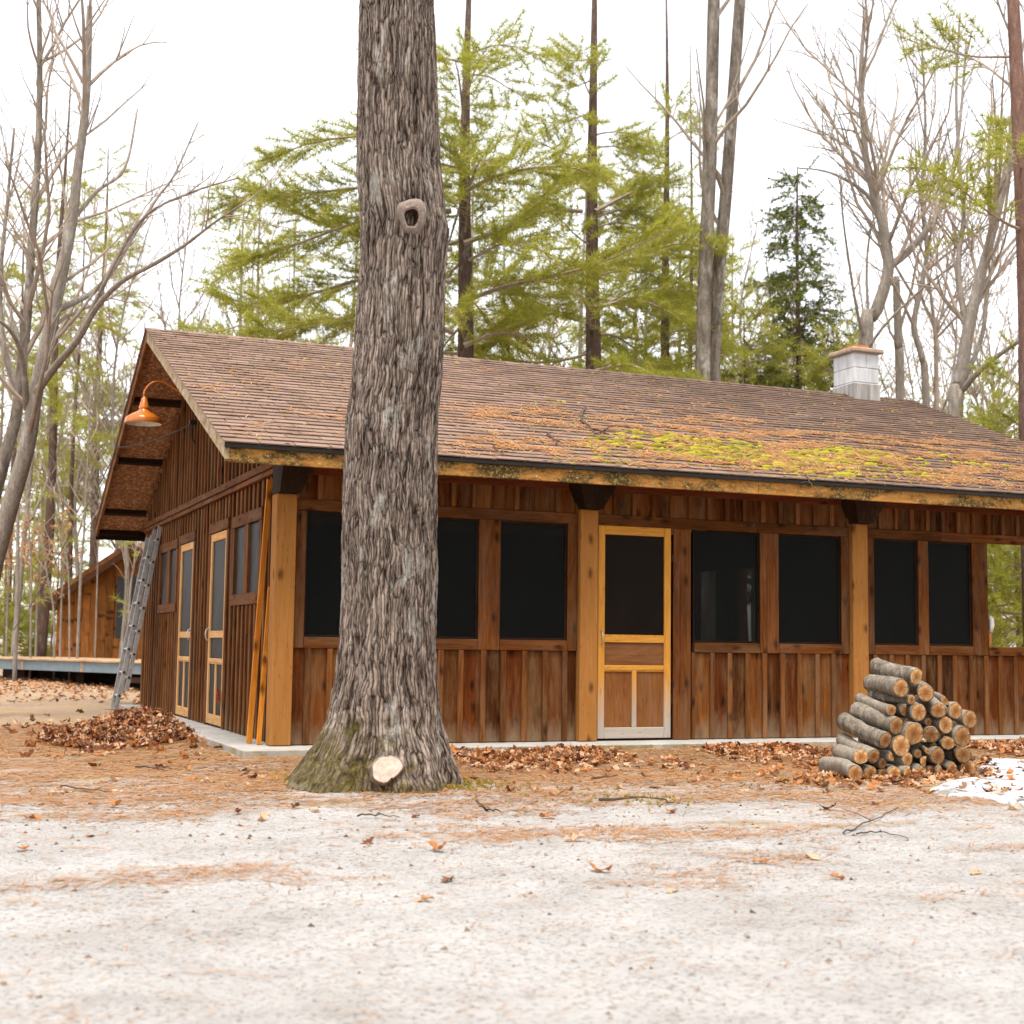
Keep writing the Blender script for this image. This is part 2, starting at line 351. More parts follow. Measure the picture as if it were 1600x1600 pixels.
def ground_mat():
    N = NT('sandy_ground'); p = N.n('NewGeometry').outputs['Position']; xyz = N.n('SeparateXYZ', i_0=p)
    c = N.ramp(N.noise(p, 2.2, 6, .68), [(.3, (.37, .345, .325)), (.5, (.46, .437, .418)), (.72, (.53, .51, .495))])
    gr = N.noise(p, 45.0, 4, .8); c = N.mix(N.ramp(gr, [(.36, (.9, .9, .9)), (.48, (0, 0, 0))]), c, N.mix(1.0, c, (.36, .31, .27), 'MULTIPLY'))
    st = N.noise(N.vmul(p, (.55, 1.5, 1)), 1.5, 5, .72)
    y = xyz.outputs[1]; x = xyz.outputs[0]
    band = N.math('ADD', N.math('MULTIPLY', y, .16), N.math('MULTIPLY', x, .05))          # duff gathers away from the drive
    dm = N.math('ADD', N.math('ADD', band, .74), N.math('MULTIPLY', N.math('SUBTRACT', st, .5), 2.2))
    df = N.ramp(dm, [(.1, (0, 0, 0)), (.6, (.7, .7, .7))])
    duff = N.ramp(N.noise(N.vmul(p, (1, 2, 1)), 16.0, 4, .75), [(.3, (.11, .06, .026)), (.48, (.33, .19, .085)), (.62, (.46, .28, .13)), (.78, (.52, .40, .27))])
    c = N.mix(df, c, duff)
    mo = N.ramp(N.noise(p, 1.6, 6, .7), [(.52, (0, 0, 0)), (.64, (.75, .75, .75))])
    c = N.mix(N.math('MULTIPLY', mo, df), c, (.36, .27, .09))
    N.bump(N.math('ADD', gr, N.noise(p, 9.0, 4, .7)), .9, .03); return N.fin(c, .95, .1)
M_FASC = lichen_board(); M_RAKE = rake_mat(); M_OSB = osb(); M_SHIN = shingle_mat(); M_CONC = concrete()
M_DRIP = simple('drip_edge_metal', (.022, .018, .016), .45, .4, .3)
M_SCR = screen_mat('black_insect_screen', (.0036, .0044, .0047), .22); M_SCR2 = screen_mat('grey_insect_screen', (.036, .033, .031), .05, .02)
M_SCRD = screen_mat('brown_insect_screen', (.008, .0045, .0028), .05)
M_ALU = simple('weathered_aluminium', (.34, .32, .31), .5, .4, .45, .3, 14.0)
M_HOLE = simple('dark_rung_end', (.02, .018, .016), .7)
M_STEEL = simple('steel_pull', (.6, .6, .6), .3, .5, .9)
M_WHITE = simple('white_paint', (.75, .74, .72), .5); M_BLACK = simple('black_plastic', (.012, .012, .013), .4)
M_ORANGE = simple('orange_enamel', (.50, .145, .02), .16, .5, 0, .08); M_LAMPIN = simple('white_enamel', (.8, .78, .72), .4)
M_SNOW = NT('old_snow'); _p = M_SNOW.n('NewGeometry').outputs['Position']
M_SNOW.bump(M_SNOW.noise(_p, 14.0, 5, .6), .4, .03)
M_SNOW = M_SNOW.fin(M_SNOW.ramp(M_SNOW.noise(_p, 6.0, 6, .7), [(.36, (.20, .18, .16)), (.46, (.42, .425, .44)), (.65, (.56, .57, .59))]), .6, .3)
M_GROUND = ground_mat()
M_LEAF = [leafy('leaf_dark_red', [(.10, .03, .014), (.16, .05, .022)], .2), leafy('leaf_orange_brown', [(.36, .14, .045), (.50, .22, .08)], .25),
          leafy('leaf_tan', [(.52, .30, .17), (.62, .40, .26)], .25), leafy('leaf_brown', [(.16, .075, .035), (.25, .12, .058)], .2)]
M_NEED = leafy('dry_pine_needles', [(.34, .12, .03), (.46, .19, .05), (.54, .28, .11), (.28, .13, .05), (.50, .34, .2)], .1)
M_MOSS = leafy('bright_moss', [(.17, .135, .008), (.27, .22, .012), (.36, .31, .02), (.13, .10, .012)], .1)
M_PINE = leafy('white_pine_needles', [(.29, .295, .035), (.38, .375, .055), (.46, .44, .08), (.25, .265, .035)], .6)
M_PINE2 = leafy('yellowish_pine_needles', [(.30, .30, .045), (.38, .37, .06), (.44, .42, .09)], .5)
M_HEM = leafy('hemlock_needles', [(.06, .085, .016), (.10, .13, .022), (.16, .18, .03), (.22, .23, .04)], .35)
M_BEECH = leafy('dry_beech_leaves', [(.45, .22, .08), (.52, .32, .15)], .35)
M_OAK = bark_mat('oak_bark', (.43, .34, .285), (.024, .013, .008), .7, .75, 1.0, True)
M_PBARK = bark_mat('pine_bark', (.19, .125, .095), (.05, .03, .022), .25)
M_GBARK = bark_mat('grey_bark', (.42, .37, .315), (.20, .165, .135), .5)
M_MBARK = bark_mat('mossy_mottled_bark', (.42, .36, .30), (.035, .024, .014), .8, 0, .4)
M_TWIG = simple('twig_bark', (.30, .24, .19), .9, .1, 0, .3, 6.0)
M_LOGB = bark_mat('log_bark', (.40, .34, .27), (.05, .038, .027), .8, 0, 1.1)
_t = M_LOGB.node_tree; _b = _t.nodes['Principled BSDF']; _src = _b.inputs['Base Color'].links[0].from_socket            # some logs have shed their bark
_oi = _t.nodes.new('ShaderNodeObjectInfo'); _rp = _t.nodes.new('ShaderNodeValToRGB'); _rp.color_ramp.elements[0].position = .35; _rp.color_ramp.elements[1].position = .75
_rp.color_ramp.elements[1].color = (.55, .55, .55, 1); _mx = _t.nodes.new('ShaderNodeMix'); _mx.data_type = 'RGBA'; _mx.inputs[7].default_value = (.31, .265, .215, 1)
_t.links.new(_oi.outputs['Random'], _rp.inputs[0]); _t.links.new(_rp.outputs[0], _mx.inputs[0]); _t.links.new(_src, _mx.inputs[6]); _t.links.new(_mx.outputs[2], _b.inputs['Base Color'])
M_RED = bark_mat('reddish_pine_bark', (.34, .20, .16), (.13, .07, .05), .2)
M_STICK = simple('dead_stick', (.09, .06, .045), .9, .1, 0, .4, 30.0)
def log_end():
    N = NT('log_end_grain'); p = N.n('TexCoord').outputs['Object']; oi = N.n('ObjectInfo').outputs['Random']
    s = N.n('SeparateXYZ', i_0=p); r = N.math('SQRT', N.math('ADD', N.math('POWER', s.outputs[0], 2.0), N.math('POWER', s.outputs[2], 2.0)))
    r = N.math('ADD', r, N.math('MULTIPLY', N.math('SUBTRACT', N.noise(p, 22.0, 4, .6), .5), .018))
    c = N.ramp(N.math('DIVIDE', r, .062), [(0, (.20, .075, .02)), (.25, (.32, .14, .045)), (.55, (.46, .26, .11)), (.82, (.56, .38, .22)), (.95, (.42, .27, .15)), (1.05, (.14, .09, .055))])
    ring = N.math('PINGPONG', N.math('MULTIPLY', r, 160.0), 1.0)
    c = N.mix(N.math('MULTIPLY', ring, .28), c, (.30, .15, .06))
    c = N.mix(N.ramp(N.noise(p, 30.0, 5, .7), [(.45, (0, 0, 0)), (.66, (.75, .75, .75))]), c, (.15, .085, .04))
    an = N.math('ADD', N.math('ARCTAN2', s.outputs[0], s.outputs[2]), N.math('MULTIPLY', N.noise(p, 12.0, 2, .5), 1.2))
    ck = N.math('LESS_THAN', N.math('PINGPONG', N.math('ADD', N.math('MULTIPLY', an, .75), N.math('MULTIPLY', oi, 9.0)), .5), .022)
    c = N.mix(N.math('MULTIPLY', ck, .8), c, (.05, .025, .012))
    c = N.mix(1.0, c, N.ramp(N.math('FRACT', N.math('MULTIPLY', oi, 5.3)), [(0, (.42, .36, .31)), (.3, (.98, .86, .72)), (.55, (.68, .58, .48)), (.8, (1.2, 1.1, .98)), (1, (.8, .7, .6))]), 'MULTIPLY')
    return N.fin(c, .85, .2)
M_LEND = log_end()
M_CUT = simple('fresh_cut_wood', (.52, .43, .36), .8, .2, 0, .28, 26.0, .3)
M_RIM = simple('blue_grey_paint', (.15, .185, .205), .7, .2, 0, .15, 6.0)
M_BLOCK = NT('painted_block'); _p = M_BLOCK.n('NewGeometry').outputs['Position']
_c = M_BLOCK.ramp(M_BLOCK.noise(M_BLOCK.vmul(_p, (7, 7, 1.2)), 1.0, 6, .7), [(.35, (.44, .43, .44)), (.6, (.64, .64, .65))])
M_BLOCK.bump(M_BLOCK.noise(_p, 60.0, 3, .6), .3, .006); M_BLOCK = M_BLOCK.fin(_c, .85, .2)
M_FLASH = NT('weathered_flashing'); _p = M_FLASH.n('NewGeometry').outputs['Position']
_c = M_FLASH.ramp(M_FLASH.noise(M_FLASH.vmul(_p, (16, 16, 1.0)), 1.0, 6, .7), [(.35, (.20, .185, .17)), (.65, (.46, .44, .42))])
M_FLASH = M_FLASH.fin(_c, .6, .3)
M_CLAY = simple('clay_flue', (.50, .17, .07), .8, .2); M_CAP = simple('mortar_cap', (.36, .27, .20), .9, .2, 0, .3, 12.0, .2)
M_CABLE = simple('black_cable', (.02, .02, .02), .6)

# ------------------------------------------------------------------ ground
OAK = (0.30, -2.75)
def gz(x, y):
    z = -0.10 + 0.018*fbm(x, y, 0, .8, 3) + 0.006*fbm(x, y, 3, 3.5, 2)
    d2 = (x-OAK[0])**2+(y-OAK[1])**2
    z += 0.07*math.exp(-d2/.55)
    z += 0.09*sm(3, 8, y)*sm(1.0, -1.0, x)                   # the yard climbs to the level of the side step
    z += 0.16*sm(14, 34, y)*sm(8, -6, x)
    z -= 0.02*sm(-4.5, -7.5, y)
    z += 0.045*sm(-1.7, -.5, y)*sm(-1.2, -.4, x)
    return z
def axis(lo, hi, a, b, fine, coarse):
    L = [a]
    while L[-1] < b: L.append(L[-1]+fine)
    s = fine; x = L[-1]
    while x < hi: s = min(s*1.22, coarse); x += s; L.append(x)
    s = fine; x = L[0]
    while x > lo: s = min(s*1.22, coarse); x -= s; L.insert(0, x)
    return L
gx = axis(-320, 420, -5, 9.5, .09, 40); gy = axis(-90, 520, -11, 1.5, .09, 40)
V = [(x, y, gz(x, y)) for y in gy for x in gx]; nx = len(gx)
i = np.arange(len(gy)-1)[:, None]*nx; j = np.arange(nx-1)[None, :]
Q = np.stack([i+j, i+j+1, i+nx+j+1, i+nx+j], -1).reshape(-1, 4)
o = link('ground', make_mesh('ground', V, Q, None, [M_GROUND], None, True)); o['kind'] = 'structure'
tag(o, 'pale sandy ground strewn with pine needles')
mb = MB(); mb.box((-.30, -.34, -.25), (10.2, 8.5, 0.0))
o = link('concrete_slab', cbox_mesh(10.5, 8.84, .25, M_CONC, .012), (4.95, 4.08, -.125)); o['kind'] = 'structure'
tag(o, 'grey concrete slab under the screened cabin')

# ------------------------------------------------------------------ the screened cabin
CAB = empty('screened_cabin', (0, 0, 0), 'long brown board and batten cabin with screened front and mossy shingle roof', 'cabin')
DW = 0.08
# posts and their corbels
POSTX = [(0, .181), (2.925, 3.111), (6.016, 6.206), (9.45, 9.64)]
for a, b in POSTX:
    plank('post', (a, 0, .004), (b, .19, 2.187), post_w, CAB, bev=.007)
    w = .11; m = MB()
    y0, y1 = -.10, .19
    wl = w if a > 1 else 0
    V = [(a, y0, 2.189), (b, y0, 2.189), (b+w, y0-.10, 2.44), (a-wl, y0-.10, 2.44), (a, y1, 2.189), (b, y1, 2.189), (b+w, y1, 2.44), (a-wl, y1, 2.44)]
    m.add(V, [(0, 1, 2, 3), (5, 4, 7, 6), (4, 0, 3, 7), (1, 5, 6, 2), (3, 2, 6, 7), (4, 5, 1, 0)])
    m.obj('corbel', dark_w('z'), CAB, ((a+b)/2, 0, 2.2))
# front wall
FWL = MB()
FWL.box((.19, DW+.028, .004), (9.44, DW+.06, .86)); FWL.box((.19, DW+.028, 2.10), (9.44, DW+.06, 2.62)); FWL.box((.19, DW+.028, .86), (.26, DW+.06, 2.10))
for a, b in ((1.08, 1.14), (1.94, 2.11), (2.84, 2.92), (3.112, 3.14), (4.01, 4.16), (4.96, 5.14), (5.94, 6.01), (6.21, 6.30), (6.90, 7.0), (7.62, 7.78)):
    FWL.box((a, DW+.028, .86), (b, DW+.06, 2.10))
fw = FWL.obj('front_wall', dark_w('x'), CAB)
def fill(a, b, pitch, joints=None):
    n = max(1, round((b-a)/pitch)); return [a+(b-a)*k/n for k in range(n+1)]
JO = [.190, .32, .528, .735, .942, 1.149, 1.356, 1.562, 1.757, 1.976, 2.176, 2.388, 2.599, 2.799, 2.922]
JO2 = [4.201, 4.388, 4.591, 4.796, 4.993, 5.202, 5.403, 5.618, 5.811, 6.012]
JO3 = [6.21, 6.33, 6.533, 6.736, 6.941, 7.148, 7.349, 7.56, 7.765, 7.955, 8.165, 8.37, 8.575, 8.78, 8.985, 9.19, 9.44]
for J in (JO, JO2, JO3):
    for k in range(len(J)-1):
        plank('board', (J[k]+.002, DW, .006), (J[k+1]-.002, DW+.022, .862), siding, fw, jit=.0015)
    for k, x in enumerate(J[1:-1]):
        plank('batten', (x-.026, DW-.026, .006), (x+.026, DW-.002, .842), batten_w, fw, jit=.002)
plank('batten', (4.162, DW-.02, .006), (4.198, DW-.002, .842), batten_w, fw)
JT = fill(.19, 2.92, .205)+fill(3.114, 6.012, .205)+fill(6.21, 9.44, .205)
for k in range(len(JT)-1):
    if JT[k+1]-JT[k] < .15: continue
    plank('board', (JT[k]+.002, DW, 2.14), (JT[k+1]-.002, DW+.022, 2.60), siding, fw, jit=.0015)
    plank('batten', (JT[k]-.024, DW-.026, 2.155), (JT[k]+.024, DW-.002, 2.60), batten_w, fw, jit=.002)
# header boards and eave frieze
for a, b in ((.184, 2.92), (3.114, 4.9), (4.903, 6.012), (6.21, 7.19), (7.193, 9.44)):
    plank('header_board', (a, DW-.024, 2.052), (b, DW-.003, 2.152), trim_w, fw, jit=.001)
for a, b in ((.30, 2.81), (3.23, 5.90), (6.32, 9.34)):
    plank('frieze_board', (a, DW-.06, 2.372), (b, DW-.022, 2.56), frieze_w, fw)
# upright casings between the windows
for a, b, z0 in ((.195, .284, .845), (1.03, 1.20, .845), (1.918, 2.129, .845), (2.818, 2.92, .845), (3.114, 3.14, .006), (3.957, 4.150, .006), (4.942, 5.16, .845), (5.917, 6.012, .845),
                 (6.212, 6.324, .845), (6.887, 7.02, .845), (7.595, 7.803, .845)):
    plank('casing', (a, DW-.022, z0), (b, DW-.001, 2.05), trim_w, fw, jit=.001)
# windows with black insect screen
for a, b in ((.284, 1.03), (1.20, 1.918), (2.129, 2.818), (4.186, 4.942), (5.16, 5.917), (6.324, 6.887), (7.02, 7.595)):
    m = MB(); e = .018
    for p, q in (((a+.001, .945), (a+e, 2.049)), ((b-e, .945), (b-.001, 2.049)), ((a+e, .945), (b-e, .945+e)), ((a+e, 2.049-e), (b-e, 2.049))):
        m.box((p[0], DW+.004, p[1]), (q[0], DW+.026, q[1]))
    w = m.obj('window', dark_w('x'), CAB, ((a+b)/2, DW, .945))
    plank('screen', (a+e, DW+.012, .945+e), (b-e, DW+.014, 2.049-e), M_SCR, w, bev=.0004)
    plank('sill', (a+.002, DW-.026, .845), (b-.002, DW+.03, .942), trim_w, w, jit=.001)
plank('rail_cap', (7.805, DW-.03, .845), (9.44, DW+.10, .94), trim_w, CAB)
# screen doors
def screen_door(c, width, axis, wf_, handle_side, panel, face):
    """c = (lo edge) ; axis 'x' front wall, 'y' side wall"""
    st, t = .072, .032
    def B(name, u0, u1, z0, z1, d0, d1, mat, par, **k):
        if axis == 'x': a, b = (c+u0, face+d0, z0), (c+u1, face+d1, z1)
        else: a, b = (face+d0, c+u0, z0), (face+d1, c+u1, z1)
        return plank(name, a, b, mat, par, **k)
    base = (c+width/2, face, .02) if axis == 'x' else (face, c+width/2, .02)
    m = MB()
    for u0, u1, z0, z1 in ((st-.004, width-st+.004, .985, 1.006), (st-.004, width-st+.004, .655, .668)):   # inner stops of the frame
        a = (c+u0, face+.008, z0) if axis == 'x' else (face+.008, c+u0, z0); b = (c+u1, face+.022, z1) if axis == 'x' else (face+.022, c+u1, z1); m.box(a, b)
    d = m.obj('screen_door', wf_('z'), CAB, base)
    for u0 in (0, width-st): B('stile', u0, u0+st, .022, 2.05, 0, t, wf_, d)
    for z0, z1 in ((1.965, 2.05), (.932, .984), (.668, .715), (.022, .125)): B('rail', st+.001, width-st-.001, z0, z1, .001, t-.001, wf_, d)
    B('muntin', width/2-.024, width/2+.024, .126, .667, .002, t-.002, wf_, d)
    B('screen', st, width-st, .985, 1.964, .018, .021, M_SCRD if axis == 'x' else M_SCR2, d, bev=.0004)
    for u0, u1, z0, z1 in ((st, width-st, .716, .931), (st, width/2-.025, .126, .667), (width/2+.025, width-st, .126, .667)):
        B('lower_panel', u0, u1, z0, z1, .018, .022, panel, d, bev=.0004)
    hu = .035 if handle_side < 0 else width-.035
    m = MB(); zz = [.90, .92, .95, .99, 1.02, 1.04]; oo = [0, -.028, -.036, -.036, -.028, 0]
    P = [(c+hu, face+q, z) if axis == 'x' else (face+q, c+hu, z) for z, q in zip(zz, oo)]
    m.tube(P, .006, 6); m.obj('handle', M_STEEL, d)
    for z in (.35, 1.72):                                   # hinges
        u = width+.003 if handle_side < 0 else -.015
        B('hinge', u, u+.012, z, z+.085, -.006, .004, M_BLACK, d)
    return d
tag(screen_door(3.144, .787, 'x', door_w, -1, ply_w, DW-.015), 'yellow screen door, greyed at its foot, brown lower panels')
tag(screen_door(2.525, .871, 'y', door2_w, 1, M_SCR2, .075), 'pale side screen door nearer the corner post')
tag(screen_door(4.451, .892, 'y', door2_w, -1, M_SCR2, .075), 'pale side screen door nearer the ladder')
# side wall
XW = .09
m = MB()
for y0, y1, z0, z1 in ((.19, 1.0, .004, 2.6), (2.13, 2.52, .004, 2.6), (3.40, 4.44, .004, 2.6), (5.35, 5.66, .004, 2.6), (6.86, 8.24, .004, 2.6), (1.0, 2.13, .004, 1.34), (5.66, 6.86, .004, 1.34),
                       (1.0, 2.13, 2.05, 2.6), (5.66, 6.86, 2.05, 2.6), (2.52, 3.40, 2.06, 2.6), (4.44, 5.35, 2.06, 2.6)):
    m.box((XW+.026, y0, z0), (XW+.06, y1, z1))
sw = m.obj('side_wall', dark_w('y'), CAB)
REG = [(.20, .89, [(.006, 2.40)]), (.89, 2.23, [(.006, 1.25), (2.15, 2.40)]), (2.23, 2.44, [(.006, 2.40)]), (2.44, 3.48, [(2.165, 2.40)]), (3.48, 4.37, [(.006, 2.40)]),
       (4.37, 5.43, [(2.165, 2.40)]), (5.43, 5.57, [(.006, 2.40)]), (5.57, 6.97, [(.006, 1.25), (2.15, 2.40)]), (6.97, 8.14, [(.006, 2.40)])]
for a, b, spans in REG:
    J = fill(a, b, .185)
    for z0, z1 in spans:
        for k in range(len(J)-1):
            plank('board', (XW, J[k]+.002, z0), (XW+.022, J[k+1]-.002, z1), siding, sw, jit=.0015)
            if J[k] > .25: plank('batten', (XW-.024, J[k]-.022, z0), (XW-.002, J[k]+.022, z1-.006), batten_w, sw, jit=.0015)
plank('corner_board', (XW-.026, 8.14, .006), (XW+.02, 8.25, 2.40), batten_w, sw)
plank('corner_board', (XW-.07, .192, .006), (XW+.02, .25, 2.62), batten_w, sw)
for c in ((2.445, 2.522), (3.40, 3.475), (4.375, 4.447), (5.347, 5.425)):
    plank('door_casing', (XW-.022, c[0], .006), (XW-.001, c[1], 2.055), trim_w, sw)
for c in ((2.44, 3.48), (4.37, 5.43)): plank('door_header', (XW-.028, c[0], 2.058), (XW-.001, c[1], 2.165), trim_w, sw)
for a, b, p in ((.89, 2.23, ((1.0, 1.48), (1.62, 2.13))), (5.57, 6.97, ((5.66, 6.13), (6.34, 6.86)))):
    mm = MB(); mm.box((XW+.006, a+.03, 1.36), (XW+.02, a+.05, 2.03))
    w = mm.obj('window', dark_w('z'), CAB, (XW, (a+b)/2, 1.25))
    plank('sill', (XW-.028, a, 1.25), (XW-.001, b, 1.36), trim_w, w); plank('head_casing', (XW-.027, a, 2.032), (XW-.001, b, 2.15), trim_w, w)
    for y0, y1 in ((a, p[0][0]), (p[0][1], p[1][0]), (p[1][1], b)): plank('stile', (XW-.022, y0, 1.361), (XW+.01, y1, 2.031), trim_w, w)
    for y0, y1 in p: plank('screen', (XW+.004, y0, 1.361), (XW+.006, y1, 2.031), M_SCR2, w, bev=.0004)
plank('band_board', (XW-.055, .19, 2.40), (XW-.003, 8.27, 2.448), trim_w, sw); plank('band_board', (XW-.075, .192, 2.452), (XW-.003, 8.275, 2.52), trim_w, sw)
# gable wall: boards and battens cut to the roof slope
RX0, RX1 = -.555, 10.2
EA = (-.46, 2.541); RG = (4.396, 4.468); BK = (8.84, 2.485)
def roofz(y): return EA[1]+(y-EA[0])*(RG[1]-EA[1])/(RG[0]-EA[0]) if y < RG[0] else RG[1]+(y-RG[0])*(BK[1]-RG[1])/(BK[0]-RG[0])
def gcut(name, y0, y1, x0, x1, z0, mat, par, drop=.15):
    m = MB(); V = []
    ys = [y0, y1] if not y0 < RG[0] < y1 else [y0, RG[0], y1]
    n = len(ys)
    for x in (x0, x1): V += [(x, y, z0) for y in ys]+[(x, y, max(z0+.01, roofz(y)-drop)) for y in ys]
    Q = []
    for k in range(n-1):
        Q += [(k+1, k, n+k, n+k+1), (2*n+k, 2*n+k+1, 3*n+k+1, 3*n+k), (n+k+1, n+k, 3*n+k, 3*n+k+1), (k, k+1, 2*n+k+1, 2*n+k)]
    Q += [(0, 2*n, 3*n, n), (3*n-1, n-1, 2*n-1, 4*n-1)]
    m.add(V, Q); return m.obj(name, mat, par, ((x0+x1)/2, (y0+y1)/2, z0))
gw = gcut('gable_wall', .19, 8.26, XW+.02, XW+.05, 2.45, dark_w('y'), CAB)
J = fill(.192, 8.26, .192)
for k in range(len(J)-1):
    gcut('board', J[k]+.001, J[k+1]-.001, XW-.004, XW+.018, 2.522, siding('z'), gw)
    if k: gcut('batten', J[k]-.022, J[k]+.022, XW-.030, XW-.006, 2.522, batten_w('z'), gw)
# hidden walls that keep the inside dark, with two small openings in the back
m = MB(); m.box((XW+.06, 8.1, .004), (3.0, 8.2, 2.6)); m.box((3.0, 8.1, .004), (7.7, 8.2, .95)); m.box((3.0, 8.1, 1.9), (7.7, 8.2, 2.6))
for a, b in ((3.0, 7.7),): m.box((a, 8.1, .95), (b, 8.2, 1.9))
m.obj('back_wall', siding('z'), CAB)
_y = sorted(float(on(u, 950, 'x', 7.74)[1]) for u in (1092, 1122, 1152, 1184)); _z0, _z1 = float(on(1105, 1003, 'x', 7.74)[2]), float(on(1105, 893, 'x', 7.74)[2])
m = MB(); m.box((7.70, .15, .004), (7.78, 8.1, _z0)); m.box((7.70, .15, _z1), (7.78, 8.1, 2.6))
for a, b in ((.15, _y[0]), (_y[1], _y[2]), (_y[3], 8.1)): m.box((7.70, a, _z0), (7.78, b, _z1))
m.obj('partition_wall', siding('z'), CAB)
plank('porch_rail', (7.8, 8.02, .80), (9.9, 8.1, .9), trim_w, CAB)
plank('post', (9.45, 7.9, .004), (9.64, 8.09, 2.6), post_w, CAB)

# ------------------------------------------------------------------ roof
def slope_quad(m, x0, x1, ya, za, yb, zb, t):
    V = [(x0, ya, za), (x1, ya, za), (x1, yb, zb), (x0, yb, zb), (x0, ya, za-t), (x1, ya, za-t), (x1, yb, zb-t), (x0, yb, zb-t)]
    m.add(V, [(0, 1, 2, 3), (7, 6, 5, 4), (4, 5, 1, 0), (5, 6, 2, 1), (6, 7, 3, 2), (7, 4, 0, 3)])
m = MB(); slope_quad(m, RX0+.03, RX1-.03, EA[0]+.03, EA[1]-.004, RG[0], RG[1]-.016, .03); slope_quad(m, RX0+.03, RX1-.03, BK[0]-.03, BK[1]-.004, RG[0], RG[1]-.016, .03)
roof = m.obj('roof', M_OSB, CAB, (4.8, RG[0], RG[1]))
tag(roof, 'brown shingle roof with moss and pine needles')
sl = np.array([0, RG[0]-EA[0], RG[1]-EA[1]]); SLEN = np.linalg.norm(sl); sl /= SLEN; nrm = np.array([0, -sl[2], sl[1]])
EXPO = .139; NC = int(SLEN/EXPO)+1; TABW = .305
def tab_verts(x0, x1, s0, s1, lift):
    b = np.array([0, EA[0], EA[1]])
    def p(x, s, h): return b+np.array([x, 0, 0])+sl*s+nrm*h
    t = .011
    return [p(x0, s0, lift), p(x1, s0, lift), p(x1, s1, 0.0), p(x0, s1, 0.0), p(x0, s0, lift+t), p(x1, s0, lift+t), p(x1, s1, .004), p(x0, s1, .004)]
TQ = [(0, 3, 2, 1), (4, 5, 6, 7), (0, 1, 5, 4), (1, 2, 6, 5), (2, 3, 7, 6), (3, 0, 4, 7)]
tabs = []
for c in range(NC):
    off = (c % 2)*TABW/2+(c*0.037) % .02
    x = RX0-.02-off; wav = .004*math.sin(c*2.1)
    while x < RX1:
        x0, x1 = max(x+.004, RX0-.02), min(x+TABW-.004, RX1+.02)
        if x1-x0 > .03:
            s0 = c*EXPO-.03+wav+rng.uniform(-.003, .003); s1 = min(s0+.21, SLEN)
            tabs.append((x0, x1, s0, s1, .008+rng.uniform(0, .006)))
        x += TABW
def tabkey(t):
    p = np.array([(t[0]+t[1])/2, EA[0], EA[1]])+sl*t[2]; return np.linalg.norm(p-CAM)
tabs.sort(key=tabkey); field = MB(); tmesh = {}
for k, t in enumerate(tabs):
    V = tab_verts(*t)
    if k < 300:
        c = np.mean(V, 0); key = (round(t[1]-t[0], 2), round(t[4], 3), round(t[3]-t[2], 2))
        if key not in tmesh: tmesh[key] = make_mesh('shingle', np.array(V)-c, TQ, None, [M_SHIN])
        link('shingle', tmesh[key], c, roof)
    else: field.add(V, TQ)
field.obj('shingle_field', M_SHIN, roof, stuff=True)
bs = np.array([0, RG[0]-BK[0], RG[1]-BK[1]]); BL = np.linalg.norm(bs); bs /= BL; bn = np.array([0, -bs[2], bs[1]])*-1
bm_ = MB()
for c in range(int(BL/EXPO)+1):
    b0 = np.array([0, BK[0], BK[1]])+bs*(c*EXPO-.03); b1 = np.array([0, BK[0], BK[1]])+bs*min(c*EXPO+.17, BL); up = np.array([0, bs[2], -bs[1]])*(1 if bs[1] < 0 else -1)
    up = np.array([0, abs(bs[2]), abs(bs[1])])
    V = [b0+up*.008+np.array([RX1, 0, 0]), b0+up*.008+np.array([RX0-.02, 0, 0]), b1+np.array([RX0-.02, 0, 0]), b1+np.array([RX1, 0, 0]),
         b0+up*.024+np.array([RX1, 0, 0]), b0+up*.024+np.array([RX0-.02, 0, 0]), b1+up*.005+np.array([RX0-.02, 0, 0]), b1+up*.005+np.array([RX1, 0, 0])]
    bm_.add(V, TQ)
bm_.obj('back_shingle_field', M_SHIN, roof, stuff=True)
x = RX0-.02                                                   # ridge caps
while x < RX1-.1:
    m = MB(); l = .30; z0 = RG[1]+.012
    V = []
    for xx, h in ((x, .014), (x+l, .004)):
        V += [(xx, RG[0]-.13, z0-.062+h), (xx, RG[0], z0+h), (xx, RG[0]+.13, z0-.066+h), (xx, RG[0]-.13, z0-.075+h), (xx, RG[0], z0-.02+h), (xx, RG[0]+.13, z0-.079+h)]
    m.add(V, [(0, 6, 7, 1), (1, 7, 8, 2), (3, 4, 10, 9), (4, 5, 11, 10), (0, 1, 4, 3), (1, 2, 5, 4), (6, 9, 10, 7), (7, 10, 11, 8), (0, 3, 9, 6), (2, 8, 11, 5)])
    m.obj('ridge_cap', M_SHIN, roof, (x, RG[0], z0)); x += .235
plank('fascia', (RX0, EA[0]+.002, EA[1]-.165), (4.6, EA[0]+.034, EA[1]-.035), M_FASC, roof); plank('fascia', (4.603, EA[0]+.002, EA[1]-.165), (RX1, EA[0]+.034, EA[1]-.035), M_FASC, roof)
plank('drip_edge', (RX0-.01, EA[0]-.022, EA[1]-.045), (RX1, EA[0]+.001, EA[1]-.004), M_DRIP, roof, bev=.006)
plank('fascia', (RX0, BK[0]-.034, BK[1]-.165), (RX1, BK[0], BK[1]-.03), dark_w, roof)
def rake(x0, x1, y0, z0, y1, z1, mat, w=.135):
    m = MB(); V = [(x, y, z+dz) for x in (x0, x1) for y, z, dz in ((y0, z0, -.008), (y1, z1, -.008), (y1, z1, -.008-w), (y0, z0, -.008-w))]
    m.add(V, [(0, 1, 2, 3), (7, 6, 5, 4), (0, 4, 5, 1), (1, 5, 6, 2), (2, 6, 7, 3), (3, 7, 4, 0)]); m.obj('rake_board', mat, roof, ((x0+x1)/2, (y0+y1)/2, (z0+z1)/2))
